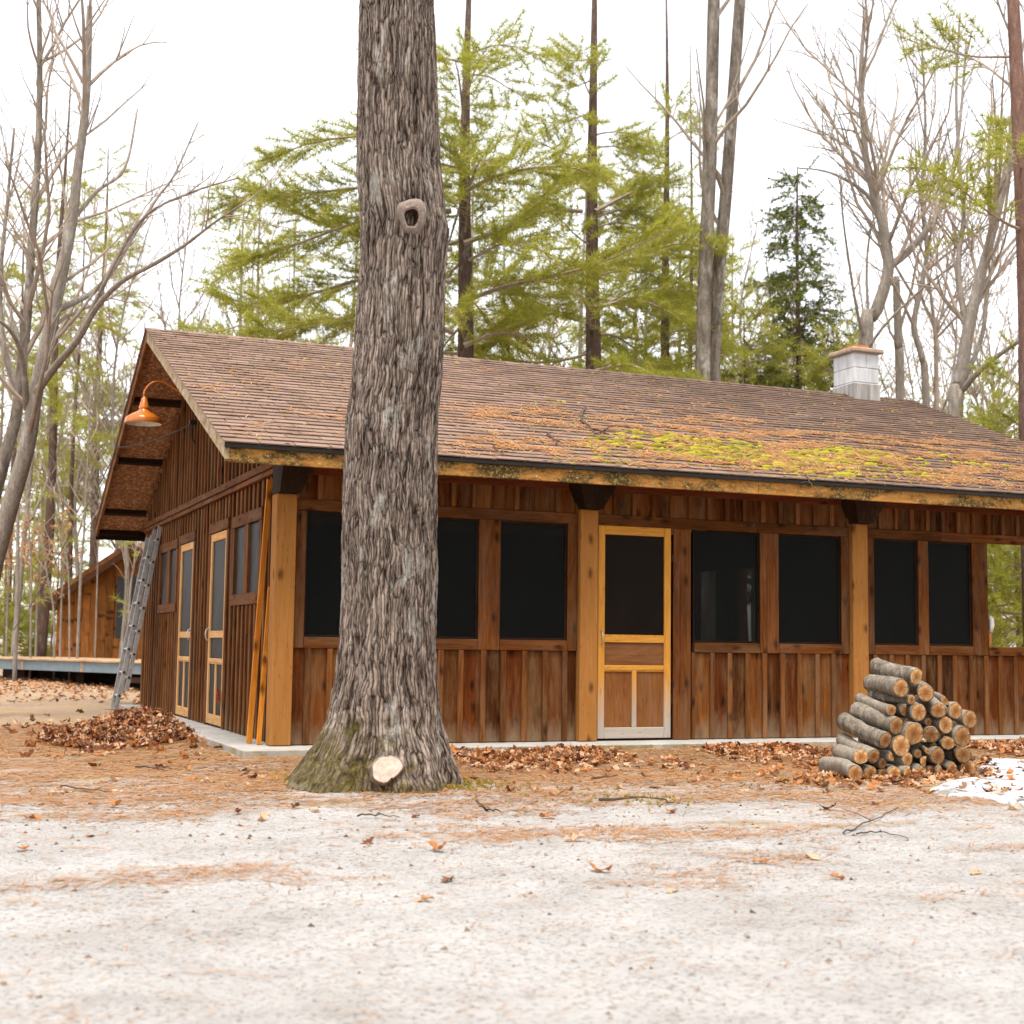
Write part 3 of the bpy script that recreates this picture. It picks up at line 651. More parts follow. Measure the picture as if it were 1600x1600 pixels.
rake(RX0, RX0+.035, EA[0], EA[1], RG[0], RG[1], M_RAKE); rake(RX0, RX0+.035, RG[0]+.002, RG[1], BK[0], BK[1], batten_w('y'), .13)
rake(RX1-.035, RX1, EA[0], EA[1], RG[0], RG[1], batten_w('y')); rake(RX1-.035, RX1, RG[0]+.002, RG[1], BK[0], BK[1], batten_w('y'))
# soffit panels of the gable overhang between dark lookouts
def sof(y0, y1, t0, t1, mat, name, x0=RX0+.037, x1=XW-.034):
    m = MB(); z0, z1 = roofz(y0), roofz(y1)
    V = [(x, y, z-t) for x in (x0, x1) for y, z in ((y0, z0), (y1, z1)) for t in (t0, t1)]
    m.add(V, [(0, 1, 3, 2), (6, 7, 5, 4), (0, 4, 5, 1), (2, 3, 7, 6), (1, 5, 7, 3), (0, 2, 6, 4)]); m.obj(name, mat, roof, ((x0+x1)/2, (y0+y1)/2, (z0+z1)/2))
LK = [4.42, 5.62, 6.94, 8.22, 8.78]
for k in range(len(LK)-1):
    sof(LK[k]+.032, LK[k+1]-.032, .05, .062, M_OSB, 'soffit_panel')
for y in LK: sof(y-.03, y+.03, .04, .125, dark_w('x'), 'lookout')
for k in range(4): sof(EA[0]+.1+k*1.18, EA[0]+.1+(k+1)*1.18-.02, .05, .062, M_OSB, 'soffit_panel')
# chimney
ch = empty('tmp', (9.28, 4.39, 4.2), 'x', 'x'); COL.objects.unlink(ch); bpy.data.objects.remove(ch)
CX0, CX1, CY0, CY1, CZ = 9.07, 9.49, 4.15, 4.64, 5.06
m = MB(); m.box((CX0+.01, CY0+.01, 3.9), (CX1-.01, CY1-.01, CZ)); chim = m.obj('chimney', M_BLOCK, CAB, (9.28, 4.39, 4.3)); tag(chim, 'white painted block chimney with clay flue')
z = 4.20
for k in range(4):
    h = .205; xm = CX0+.21 if k % 2 else CX0+.30
    for a, b in ((CX0, xm-.004), (xm+.004, CX1)):
        plank('block', (a, CY0, z+.004), (b, CY1, z+h-.004), M_BLOCK, chim, jit=.002, bev=.006)
    z += h+.003
plank('cap', (CX0-.055, CY0-.055, CZ-.018), (CX1+.055, CY1+.055, CZ+.045), M_CAP, chim, bev=.014)
m = MB(); a0, a1, b0, b1 = CX0+.09, CX1-.09, CY0+.1, CY1-.1
for p, q in (((a0, b0), (a1, b0+.025)), ((a0, b1-.025), (a1, b1)), ((a0, b0+.025), (a0+.025, b1-.025)), ((a1-.025, b0+.025), (a1, b1-.025))): m.box((*p, CZ+.04), (*q, CZ+.11))
m.obj('flue', M_CLAY, chim, (9.28, 4.39, CZ))
plank('flashing', (CX0-.008, CY0-.010, 4.30), (CX1+.008, CY0-.003, 4.60), M_FLASH, chim, bev=.001)
for x in (CX0-.009, CX1+.003):
    m = MB(); V = [(xx, y, zz) for xx in (x, x+.006) for y, zz in ((CY0-.004, 4.30), (CY1, 4.30), (CY1, 4.58), (CY0+.25, 4.60), (CY0-.004, 4.60))]
    m.add(V, [(0, 1, 2, 3), (8, 7, 6, 5), (0, 5, 6, 1), (1, 6, 7, 2), (2, 7, 8, 3), (3, 8, 9, 4), (4, 9, 5, 0)], [(0, 3, 4), (5, 9, 8)]); m.obj('flashing', M_FLASH, chim, (x, CY0, 4.4))
#--PART2
# ------------------------------------------------------------------ the big oak in front
DOAK = 9.75
OUT = [(-700, 572, 668), (-300, 566, 672), (0, 562, 678), (120, 559, 683), (267, 557, 690), (330, 562, 696), (358, 563, 702), (417, 561, 695), (505, 555, 693), (557, 551, 691), (620, 546, 687), (662, 539, 684.5), (715, 539, 684), (820, 537.5, 680.5), (885, 535, 683),
       (955, 533, 682), (1007, 530, 682), (1060, 524, 684), (1095, 517, 686), (1130, 508.5, 690), (1165, 488, 699), (1200, 462, 708), (1225, 440, 717), (1260, 420, 730)]
ov = np.array([p[0] for p in OUT], float); ol = np.array([p[1] for p in OUT], float); orr = np.array([p[2] for p in OUT], float)
ouc = np.where(ov < 1000, (ol+orr)/2, 0); ouc[ov >= 1000] = 607
NTH, NV = 300, 460
vs = np.concatenate([np.linspace(-700, -20, 40, endpoint=False), np.linspace(-20, 1258, NV-40)])
uc = np.interp(vs, ov, ouc); L = (uc-np.interp(vs, ov, ol))/FPX*DOAK; Rr = (np.interp(vs, ov, orr)-uc)/FPX*DOAK
th = np.arange(NTH)*2*math.pi/NTH+math.pi/2                         # angle 0 = image right, pi/2 = away from camera
fh = np.array([FW[0], FW[1], 0]); fh /= np.linalg.norm(fh)
RTn = RT
oakV = np.zeros((NV, NTH, 3)); ridge = np.zeros((NV, NTH))
for a in range(NV):
    c = dep(uc[a], vs[a], DOAK); z = c[2]
    fl = min(1.0, max(0.0, (1.0-(z+.12))/1.0))**2.2
    for b in range(NTH):
        t = th[b]; ct, stn = math.cos(t), math.sin(t)
        r = (L[a]+Rr[a])/2+(Rr[a]-L[a])/2*ct
        if stn != 0:                                     # round out front and back
            r = r*(abs(ct)**1.5)+(1-abs(ct)**1.5)*((L[a]+Rr[a])/2*(1 if fl < .01 else 1-.12*fl))
        r *= 1+fl*.10*math.sin(5*t+.8)+fl*.05*math.sin(9*t+2)
        x, y = ct*.33, stn*.33
        w = .22*noise.noise(Vector((x*3, y*3, z*1.1)))
        n1 = abs(noise.noise(Vector((x*24+w*1.6, y*24+w*1.6, z*2.4))))
        n2 = abs(noise.noise(Vector((x*66+5, y*66, z*5.0+w*2))))
        n3 = noise.noise(Vector((x*70, y*70, z*28)))
        n4 = abs(noise.noise(Vector((x*26+9, y*26, z*11))))
        h = min(1, n1*3.3)*.50+min(1, n2*2.7)*.33+min(1, n4*4)*.17
        h = h*.85+.15*(n3*.5+.5)
        ridge[a, b] = h*1.05-.02+.12*noise.noise(Vector((x*4, y*4, z*2)))
        dr = (.024*(1-.25*fl))*(h-.7)+.018*noise.noise(Vector((x*5, y*5, z*1.4)))+fl*.03*noise.noise(Vector((x*9, y*9, z*7)))
        if fl > .02: dr += fl*.022*noise.noise(Vector((x*26, y*26, z*22)))
        oakV[a, b] = c+(RTn*ct+fh*stn)*(r+dr)
i = np.arange(NV-1)[:, None]*NTH; j = np.arange(NTH)[None, :]; j2 = (j+1) % NTH
Q = np.stack([i+j, i+j2, i+NTH+j2, i+NTH+j], -1).reshape(-1, 4)
ob = dep(607, 1230, DOAK)
oak = empty('oak_tree', (ob[0], ob[1], -.1), 'large oak trunk with furrowed grey bark and mossy base before the cabin', 'tree')
me = make_mesh('trunk', oakV.reshape(-1, 3)-WL[oak.name], Q[:, ::-1], None, [M_OAK], None, True)
uvl = me.uv_layers.new(name='bark'); lv = np.empty(len(me.loops), np.int32); me.loops.foreach_get('vertex_index', lv)
bu = np.tile(th*.33, (NV, 1)).ravel()[lv]; zz_ = oakV[:, :, 2].ravel()[lv]
uvl.data.foreach_set('uv', np.stack([bu, zz_], 1).ravel().astype(np.float32))
at = me.attributes.new('ridge', 'FLOAT', 'POINT'); at.data.foreach_set('value', ridge.ravel().astype(np.float32))
link('trunk', me, WL[oak.name], oak)
def scar(name, u, v, dist, ru, rv, tube_r, mats, tilt=0.0, up=.0):
    """woundwood collar round a dark hollow, facing the camera"""
    c = dep(u, v, dist); m = MB(); K = 28; n = -ray(u, v); n /= np.linalg.norm(n); n = n+np.array([0, 0, up]); n /= np.linalg.norm(n)
    A = np.cross(np.array([0, 0, 1.]), n); A /= np.linalg.norm(A); B = np.cross(n, A)
    V = []
    prof = [(1.75, -.05), (1.5, -.004), (1.25, .012), (1.0, .020), (.80, .012), (.66, -.02), (.5, -.05), (0.05, -.06)]
    for q, (s, h) in enumerate(prof):
        for k in range(K):
            t = k*2*math.pi/K; wob = 1+.34*noise.noise(Vector((math.cos(t)*1.3, math.sin(t)*1.3, u*.1)))+(.05*noise.noise(Vector((math.cos(t)*5, math.sin(t)*5, q))) if q < 7 else 0)
            ca, sa = math.cos(t)*ru*s*wob, math.sin(t)*rv*s*wob
            ca, sa = ca*math.cos(tilt)-sa*math.sin(tilt), ca*math.sin(tilt)+sa*math.cos(tilt)
            V.append(c+A*ca+B*sa+n*(h*tube_r+.006*noise.noise(Vector((ca*60, sa*60, q*.7)))))
    for q in range(len(prof)-1):
        Qs = [(k, (k+1) % K, K+(k+1) % K, K+k) for k in range(K)]
        m.add(V[q*K:(q+2)*K], Qs, m=0 if q < 2 else (1 if q < 4 else 2))
    return m.obj(name, mats, oak, c, smooth=True)
M_SCARW = simple('weathered_woundwood', (.25, .20, .17), .9, .15, 0, .45, 45.0, .5); M_COLLAR = simple('woundwood', (.24, .18, .145), .9, .15, 0, .3, 40.0, .4); M_HOLLOW = simple('rotten_hollow', (.06, .022, .012), .95, .1, 0, .5, 50.0, .5)
o = scar('branch_scar', 643, 340, DOAK-.315, .053, .076, .75, [M_OAK, M_SCARW, M_HOLLOW], .28); tag(o, 'eye shaped branch scar with dark hollow')
c = dep(604, 1201, 9.235)                                   # pale pruning cut on the root flare
K = 80; m = MB(); n = -ray(604, 1201); n /= np.linalg.norm(n); n = n+np.array([0, 0, .12]); n /= np.linalg.norm(n)
A = np.cross(np.array([0, 0, 1.]), n); A /= np.linalg.norm(A); B = np.cross(n, A)
def cutr(t): return .086*(1+.13*math.sin(2*t+.6)+.07*math.sin(3*t+1)+.03*math.sin(7*t)+.05*noise.noise(Vector((math.cos(t)*6, math.sin(t)*6, 1))))
V = [c+n*.012]+[c+n*(.010+.003*noise.noise(Vector((k, 0, 0))))+A*math.cos(k*2*math.pi/K)*cutr(k*2*math.pi/K)+B*math.sin(k*2*math.pi/K)*cutr(k*2*math.pi/K) for k in range(K)]
m.add(V, None, [(0, 1+k, 1+(k+1) % K) for k in range(K)]); o = m.obj('pruning_cut', M_CUT, oak, c); tag(o, 'pale round saw cut at the foot of the trunk')
m = MB(); V = []
for s, h in ((.97, .006), (1.03, .011), (1.10, -.004), (1.2, -.06), (1.35, -.16)):
    for k in range(K):
        t = k*2*math.pi/K; q = cutr(t)*s*(1+.06*noise.noise(Vector((math.cos(t)*3, math.sin(t)*3, s*4)))); V.append(c+n*h+A*math.cos(t)*q+B*math.sin(t)*q)
for q in range(4): m.add(V[q*K:(q+2)*K], [(k, K+k, K+(k+1) % K, (k+1) % K) for k in range(K)])
me = m.mesh('cut_collar', [M_COLLAR], True, c); link('cut_collar', me, c, oak)

# ------------------------------------------------------------------ tree makers
def crom(P, n):
    P = np.asarray(P, float); P = np.vstack([2*P[0]-P[1], P, 2*P[-1]-P[-2]]); out = []
    segs = len(P)-3
    for t in np.linspace(0, segs-1e-9, n):
        i = int(t); f = t-i; a, b, c_, d = P[i:i+4]
        out.append(.5*((2*b)+(-a+c_)*f+(2*a-5*b+4*c_-d)*f*f+(-a+3*b-3*c_+d)*f**3))
    return np.array(out)
def grow(m, P, R, g, level, maxl, dens, kmin=3, upb=.35, sc=1.0):
    k = {0: 9, 1: 6, 2: 4}.get(level, 3); m.tube(P, R, max(k, kmin), cap=level == 0)
    if level >= maxl: return
    seg = np.linalg.norm(np.diff(P, axis=0), axis=1); Ltot = seg.sum(); n = int(dens[level]*Ltot+g.random())
    for _ in range(n):
        t = g.uniform(.18 if level else .35, .98); i = min(int(t*(len(P)-1)), len(P)-2); p = P[i]+(P[i+1]-P[i])*(t*(len(P)-1)-i); r = R[i]
        T = P[i+1]-P[i]; T /= np.linalg.norm(T)+1e-9
        q = np.array([g.gauss(0, 1) for _ in range(3)]); q -= T*(q@T); q /= np.linalg.norm(q)+1e-9
        an = math.radians(g.uniform(28, 65)); d = T*math.cos(an)+q*math.sin(an)+np.array([0, 0, upb]); d /= np.linalg.norm(d)
        l = min(Ltot*(1-t*.55)*g.uniform(.22, .5), 3.2)*sc
        if l < .22: continue
        m_ = 3 if level else 6; pts = [p]; dd = d.copy()
        for s in range(m_):
            dd = dd+np.array([g.gauss(0, .13), g.gauss(0, .13), g.gauss(.04, .10)]); dd /= np.linalg.norm(dd); pts.append(pts[-1]+dd*l/m_)
        rr = min(r*.6, .006+l*.011)
        grow(m, np.array(pts), np.linspace(rr, max(.0035 if np.linalg.norm(P[0]-CAM) < 30 else .0055, rr*.25), m_+1), g, level+1, maxl, dens, kmin, upb, sc)
def needles(P, D, g, n=9, ln=.12, w=.010, spread=.9):
    """P tuft points, D tuft directions -> triangles"""
    P = np.repeat(P, n, 0); D = np.repeat(D, n, 0)+g.normal(0, spread, (len(D)*n, 3)); D /= np.linalg.norm(D, axis=1)[:, None]
    s = np.cross(D, g.normal(0, 1, D.shape)); s /= np.linalg.norm(s, axis=1)[:, None]
    l = ln*g.uniform(.6, 1.15, len(P))[:, None]
    V = np.stack([P-s*w/2, P+s*w/2, P+D*l], 1).reshape(-1, 3); return V
def bough(mw, tp, td, P, R, g, gn, blen=.55, step=.11, dropp=.0, flat=.85, start=.14, tstep=.075):
    mw.tube(P, R, 4, cap=False)
    seg = np.linalg.norm(np.diff(P, axis=0), axis=1); Lt = seg.sum(); n = max(3, int(Lt/step))
    for q in range(n):
        t = start+(1-start)*(q+g.random())/n; i = min(int(t*(len(P)-1)), len(P)-2); p = P[i]+(P[i+1]-P[i])*(t*(len(P)-1)-i)
        T = P[i+1]-P[i]; T /= np.linalg.norm(T)+1e-9; side = np.cross(T, [0, 0, 1.]); side /= np.linalg.norm(side)+1e-9
        sg = 1 if q % 2 else -1
        d = T*g.uniform(.5, 1.0)+side*sg*g.uniform(.4, 1.0)+np.array([0, 0, g.uniform(-flat, flat)*g.uniform(.4, 1.4)+.06-dropp]); d /= np.linalg.norm(d)
        l = blen*(1.15-.65*t)*g.uniform(.6, 1.2); e = p+d*l
        mw.tube(np.array([p, p+d*l*.5+np.array([0, 0, .02]), e]), [.006, .004, .002], 3, cap=False)
        k = max(2, int(l/tstep))
        for s in range(k):
            f = .25+.75*(s+g.random())/k; tp.append(p+d*l*f); td.append(d*.8+np.array([0, 0, .25]))
def pine_tree(name, label, base, h, r0, lean=(0, 0), z0=3.0, dz=.32, spread=3.0, seed=1, mat=None, bark=None, group=None, per=1, blen=.95, explicit=(), droop=.18, nn=9, nw=.0125, nl=.19, step=.075, skip=None, z1=None, dropp=.0, tstep=.075):
    g = random.Random(seed); gn = np.random.default_rng(seed); base = np.array(base, float)
    t = empty(name, base, label, 'tree', group)
    ax = [base+np.array([lean[0]*f*h+.05*math.sin(f*9+seed), lean[1]*f*h+.05*math.cos(f*7+seed), f*h]) for f in np.linspace(0, 1, 14)]; ax = np.array(ax)
    m = MB(); m.tube(ax, np.linspace(r0*1.15, r0*.12, 14)*(1-.0*np.arange(14)), 12); m.obj('trunk', bark or M_PBARK, t, smooth=True)
    mw = MB(); tp = []; td = []
    z = z0
    while z < (z1 or h*.985):
        for _ in range(per):
            f = z/h; c = np.array([np.interp(f, np.linspace(0, 1, 14), ax[:, a]) for a in range(3)]); a = g.uniform(0, 2*math.pi)
            if skip and skip(a, z): continue
            l = spread*(1-((z-z0*.3)/h)**1.7)*g.uniform(.55, 1.05)
            if l < .25: l = .25
            d = np.array([math.cos(a), math.sin(a), 0]); sl_ = g.uniform(-.12, .42)
            pts = [c+d*l*s+np.array([0, 0, l*(sl_*s-droop*s*s+.06*math.sin(s*5+a))]) for s in np.linspace(0, 1, 7)]
            bough(mw, tp, td, np.array(pts), np.linspace(max(.012, .012*l+.006), .004, 7), g, gn, blen, step, dropp, tstep=tstep)
        z += dz*g.uniform(.7, 1.3)
    for P in explicit: bough(mw, tp, td, crom(P, 9), np.linspace(.05, .006, 9), g, gn, blen*1.25, step*.75, 0, .4, .10)
    if mw.n: mw.obj('branches', M_TWIG, t, stuff=True)
    V = needles(np.array(tp), np.array(td), gn, nn, nl, nw); F = np.arange(len(V)).reshape(-1, 3)
    link('crown', make_mesh('crown', V-base, None, F, [mat or M_PINE]), base, t, stuff=True)
    return t
def gb(u, d, dz=-.25):                                      # a tree foot: where the ground lies under image column u at depth d
    p = dep(u, 998, d); return np.array([p[0], p[1], gz(p[0], p[1])+dz])
def px_path(pts, d0, base=None, dd=0.0, n=None, seed=3):
    g = random.Random(seed); P = []
    for k, (u, v) in enumerate(pts): P.append(dep(u, v, d0+dd*k/max(1, len(pts)-1)))
    if base is not None: P = [base]+P
    return crom(P, n or 4*len(P))
def bare_tree(name, label, stems, bark, seed, dens=(1.3, 2.4, 3.0), maxl=3, group=None, sc=1.0, upb=.35, twig=None):
    """stems: list of (path, r0, r1); the first carries the foot"""
    g = random.Random(seed); base = stems[0][0][0]
    t = empty(name, base, label, 'tree', group); m = MB(); mt = MB()
    for P, r0, r1 in stems:
        R = np.linspace(r0, r1, len(P)); m.tube(P, R, 9)
        tmp = MB(); grow(tmp, P, R, g, 0, maxl, dens, 3, upb, sc)
        k = 9*len(P); first = True                     # drop the stem itself, keep the twigs
        for V in tmp.V[1:]: mt.V.append(V); 
        off = len(tmp.V[0]); base_n = mt.n
        for Qa in tmp.Q[1:]: mt.Q.append(Qa-off+base_n); mt.qm += [0]*len(Qa)
        mt.n += tmp.n-off
    m.obj('trunk', bark, t, smooth=True)
    if mt.V: mt.obj('branches', twig or M_TWIG, t, stuff=True)
    return t

# ------------------------------------------------------------------ trees behind the roof
A0 = gb(720, 26)
exA = []
for pts, d0, d1 in (([(728, 470), (790, 447), (880, 428), (960, 402), (1045, 358)], 26, 24.5), ([(705, 330), (620, 330), (520, 360), (430, 395), (380, 410)], 26, 25), ([(705, 440), (600, 430), (500, 455), (410, 480), (350, 470)], 26, 27),
                    ([(708, 520), (620, 490), (520, 500), (440, 515), (395, 520)], 26, 25), ([(706, 390), (600, 380), (480, 340), (400, 300), (350, 330)], 26, 26.5), ([(725, 380), (800, 350), (860, 300), (900, 280)], 26, 27),
                    ([(725, 300), (790, 270), (880, 260), (950, 280)], 26, 25), ([(706, 290), (600, 290), (500, 300), (420, 310)], 26, 25), ([(725, 540), (780, 520), (830, 530)], 26, 26), ([(725, 250), (650, 210), (500, 220), (420, 250)], 26, 25)):
    exA.append([dep(u, v, d0+(d1-d0)*k/(len(pts)-1)) for k, (u, v) in enumerate(pts)])
pine_tree('white_pine', 'white pine behind the roof just right of the oak trunk, spreading green boughs both ways', A0, 15, .215, (-.004, 0), 6.5, .26, 3.6, 11, explicit=exA, per=1, z1=12.5)
exB = []
for pts, d0, d1 in (([(930, 420), (1000, 400), (1060, 380), (1120, 390)], 29, 28), ([(910, 330), (850, 330), (790, 360), (760, 400)], 29, 28), ([(930, 330), (990, 300), (1040, 290)], 29, 30), ([(930, 580), (980, 570), (1020, 585), (1060, 600)], 29, 27),
                    ([(905, 500), (850, 490), (790, 520), (760, 545)], 29, 29), ([(930, 480), (1000, 470), (1070, 500)], 29, 28)):
    exB.append([dep(u, v, d0+(d1-d0)*k/(len(pts)-1)) for k, (u, v) in enumerate(pts)])
pine_tree('white_pine', 'straight white pine rising behind the middle of the roof', gb(926, 29), 17, .225, (-.006, 0), 6.6, .27, 3.0, 12, explicit=exB, z1=13.5)
pine_tree('white_pine', 'slim dark pine left of the two leaning mottled trunks', gb(1040, 31), 16, .15, (-.001, 0), 5.6, .3, 2.2, 13, z1=13)
pine_tree('white_pine', 'thin pole like pine close beside the two leaning mottled trunks', gb(1079, 34), 16, .085, (0, 0), 5.0, .35, 1.6, 14, z1=12)
for nm, lab, u0, pts, r in (('mottled_tree', 'left of two close mottled mossy trunks behind the roof', 1096, [(1098, 592), (1101, 450), (1106, 330), (1110, 240), (1114, 60), (1118, -120)], .155),
                            ('mottled_tree', 'right of two close mottled mossy trunks behind the roof', 1110, [(1115, 592), (1121, 450), (1132, 330), (1139, 240), (1152, 60), (1165, -120)], .145)):
    b = gb(u0, 28 if r > .15 else 28.6)
    bare_tree(nm, lab, [(px_path(pts, 28 if r > .15 else 28.6, b), r, r*.75)], M_MBARK, int(u0), (.35, 1.2, 2), 2)
pine_tree('young_pine', 'young yellowish pine crowding low between mottled trunks and dark hemlock', gb(1165, 32), 9.2, .07, (0, 0), 3.8, .22, 2.3, 15, mat=M_PINE2, per=2, step=.1)
pine_tree('young_pine', 'yellow green young pine just left of the chimney', gb(1312, 31), 8.3, .08, (0, 0), 3.6, .2, 1.3, 25, mat=M_PINE2, per=2)
pine_tree('hemlock', 'dense dark green hemlock with pointed top left of the chimney', gb(1250, 33), 12.6, .13, (0, 0), 2.6, .14, 3.0, 16, mat=M_HEM, per=2, blen=.62, droop=.3, nn=8, nl=.12, nw=.022, dropp=.12, step=.09)
# bare hardwoods at the right
b = gb(1350, 27)
bare_tree('forked_bare_tree', 'bare grey tree forking right above the chimney', [
    (px_path([(1352, 545), (1368, 490), (1388, 418), (1376, 340), (1362, 290), (1352, 235), (1345, 120), (1352, 10)], 27, b), .15, .03),
    (px_path([(1388, 418), (1420, 392), (1455, 350), (1478, 308), (1490, 262), (1502, 170), (1510, 60)], 27, None, 1), .08, .02),
    (px_path([(1354, 540), (1340, 490), (1325, 400), (1316, 330), (1312, 270)], 27, None, -1), .035, .01), (px_path([(1358, 515), (1354, 420), (1361, 355), (1370, 335)], 27, None, .5), .03, .012),
    (px_path([(1372, 332), (1350, 300), (1312, 276), (1282, 266), (1245, 262)], 27, None, 1), .045, .01), (px_path([(1356, 545), (1385, 505), (1440, 452), (1500, 402), (1558, 312), (1600, 262)], 26.5, None, -1), .03, .008)],
    M_GBARK, 31, (1.6, 3.4, 4), 3)
b = gb(1408, 30); bare_tree('snag', 'broken topped bare trunk just right of the chimney', [(px_path([(1406, 600), (1404, 540), (1402, 490), (1400, 432)], 30, b), .10, .075)], M_GBARK, 32, (.25, .8, 1), 2)
b = gb(1466, 29); bare_tree('crooked_bare_tree', 'crooked bare tree with kinked stem right of the snag', [(px_path([(1447, 625), (1441, 560), (1428, 508), (1441, 440), (1448, 390), (1440, 310), (1446, 200), (1440, 60)], 29, b), .085, .02)], M_GBARK, 33, (1.6, 3.2, 4), 3)
b = gb(1462, 31); bare_tree('slender_bare_tree', 'slender upright bare tree between the crooked tree and the multi stemmed one', [(px_path([(1463, 600), (1461, 520), (1453, 450), (1446, 400)], 31, b), .065, .02), (px_path([(1463, 520), (1475, 470), (1480, 400), (1470, 330), (1476, 240)], 31), .03, .01)], M_TWIG, 34, (1.5, 3, 4), 3)
b = gb(1480, 25)
bare_tree('leaning_multistem_tree', 'multi stemmed bare tree leaning right over the roof end', [
    (px_path([(1492, 655), (1500, 600), (1512, 520), (1530, 440), (1546, 380), (1568, 290), (1582, 190), (1590, 40)], 25, b), .15, .04), (px_path([(1512, 520), (1501, 460), (1498, 400), (1506, 340), (1500, 268), (1494, 150), (1500, 20)], 25, None, 1), .06, .02),
    (px_path([(1499, 615), (1530, 580), (1570, 548), (1620, 515)], 25, None, -1), .06, .03), (px_path([(1500, 605), (1533, 530), (1545, 440), (1560, 380), (1590, 330)], 25, None, 2), .05, .015)], M_GBARK, 35, (1.6, 3.2, 4), 3)
b = gb(1632, 20)
pine_tree('red_barked_pine', 'thick reddish pine trunk at the right edge', b, 15, .20, (-.030, 0), 7.2, .8, 2.6, 17, bark=M_RED, z1=12, per=1)
pine_tree('young_pine', 'bushy young pine at the right edge behind the roof end', gb(1600, 24), 6.4, .06, (0, 0), 1.4, .17, 1.7, 18, per=2, nw=.013, step=.1)
pine_tree('young_pine', 'young pine seen through the open porch bay', gb(1592, 33), 6.5, .10, (0, 0), .5, .18, 2.6, 19, per=2, nw=.015, step=.13)
pine_tree('young_pine', 'farther young pine behind the one in the open porch bay', gb(1560, 40), 6.5, .09, (0, 0), .4, .24, 2.6, 20, per=2, nw=.017, step=.14)

# ------------------------------------------------------------------ trees at the left
b = np.array([*dep(-45, 1060, 17)[:2], -.2])
bare_tree('spreading_bare_tree', 'leaning many branched bare tree at the left edge arching toward the gable', [
    (px_path([(-20, 930), (7, 820), (42, 697), (56, 610), (84, 487), (112, 347), (121, 267), (135, 150), (140, 10)], 17, b), .125, .035),
    (px_path([(52, 620), (85, 575), (122, 530), (150, 482), (190, 440), (245, 410), (290, 382), (336, 347), (380, 318)], 17, None, -2), .05, .008),
    (px_path([(84, 487), (120, 470), (147, 455), (175, 424), (210, 365), (245, 310), (273, 272), (310, 190)], 17, None, 2), .042, .01),
    (px_path([(60, 600), (108, 545), (150, 470), (185, 400), (230, 335), (300, 300), (372, 278)], 17, None, -1), .034, .008),
    (px_path([(112, 347), (150, 300), (195, 262), (215, 170)], 17, None, 1), .028, .012), (px_path([(42, 640), (35, 560), (15, 515), (-20, 490)], 17, None, -1), .04, .015)], M_GBARK, 41, (1.6, 3.0, 3.0), 3)
b = np.array([*dep(-40, 1060, 19)[:2], -.2])
bare_tree('dark_bare_tree', 'darker upright bare tree at the far left edge', [(px_path([(-25, 860), (2, 735), (25, 650), (34, 570), (42, 500), (48, 400), (58, 267), (62, 120), (60, -20)], 19, b), .10, .03),
    (px_path([(30, 610), (5, 540), (0, 440), (10, 330), (22, 200)], 19, None, 1), .05, .015)], M_MBARK, 42, (1.5, 2.8, 2.8), 3)
pine_tree('white_pine', 'dark trunked pine left of the far cabin', gb(66, 34), 15, .13, (.004, 0), 6.0, .5, 2.2, 43, z1=13)
pine_tree('white_pine', 'pale green pine rising behind the far cabin roof', gb(140, 42), 16, .15, (-.003, 0), 4.0, .42, 2.6, 44, mat=M_PINE2, nw=.014)
pine_tree('white_pine', 'thinner pine between the dark trunked pine and the pale one', gb(104, 38), 14, .075, (0, 0), 4.6, .5, 1.7, 45, mat=M_PINE, nw=.013)
pine_tree('white_pine', 'pine at the far left behind the bare branches', gb(10, 44), 15, .12, (0, 0), 3.0, .45, 2.7, 46, mat=M_PINE2, nw=.014)
for k, (u, lab, pts, r, d) in enumerate(((26, 'pale sapling standing left of the dark trunked pine', [(27, 900), (28, 820), (30, 700), (33, 560)], .05, 30), (50, 'thin sapling between pale sapling and dark trunked pine', [(49, 900), (45, 820), (42, 720), (44, 600)], .028, 31),
        (122, 'whitish sapling in front of the far cabin wall', [(126, 900), (132, 820), (138, 700), (142, 600)], .035, 31), (150, 'thin sapling before the far cabin window', [(152, 900), (154, 820), (160, 720)], .02, 32), (88, 'crooked sapling at the left corner of the far cabin', [(84, 960), (74, 900), (66, 840), (64, 760)], .025, 31),
        (112, 'kinked thin sapling left of the whitish one', [(108, 930), (104, 870), (90, 820), (84, 760)], .022, 30.5), (200, 'twin stemmed sapling before the far cabin gable', [(203, 930), (210, 880), (213, 840), (216, 780)], .028, 31), (190, 'leaning sapling against the far cabin window', [(196, 930), (198, 900), (190, 850), (186, 800)], .03, 32))):
    bare_tree('sapling', lab, [(px_path(pts, d, gb(u, d)), r, r*.4)], M_GBARK, 60+k, (1.1, 2.0, 2), 2, 'saplings round the far cabin', sc=.7)
pine_tree('young_pine', 'pine seedling with pale tufts before the far cabin gable', gb(212, 29.5), 4.2, .025, (0, 0), 1.9, .5, .7, 51, mat=M_PINE2, per=1, nn=7, step=.2, blen=.5)
pine_tree('young_pine', 'low bushy pine at the far left beyond the deck', gb(18, 40), 3.2, .05, (0, 0), .4, .16, 1.7, 52, per=2)
pine_tree('young_pine', 'pine sapling just left of the far cabin', gb(84, 33), 4.6, .025, (0, 0), 2.0, .5, .7, 53, mat=M_PINE2, per=1, step=.2, blen=.5)
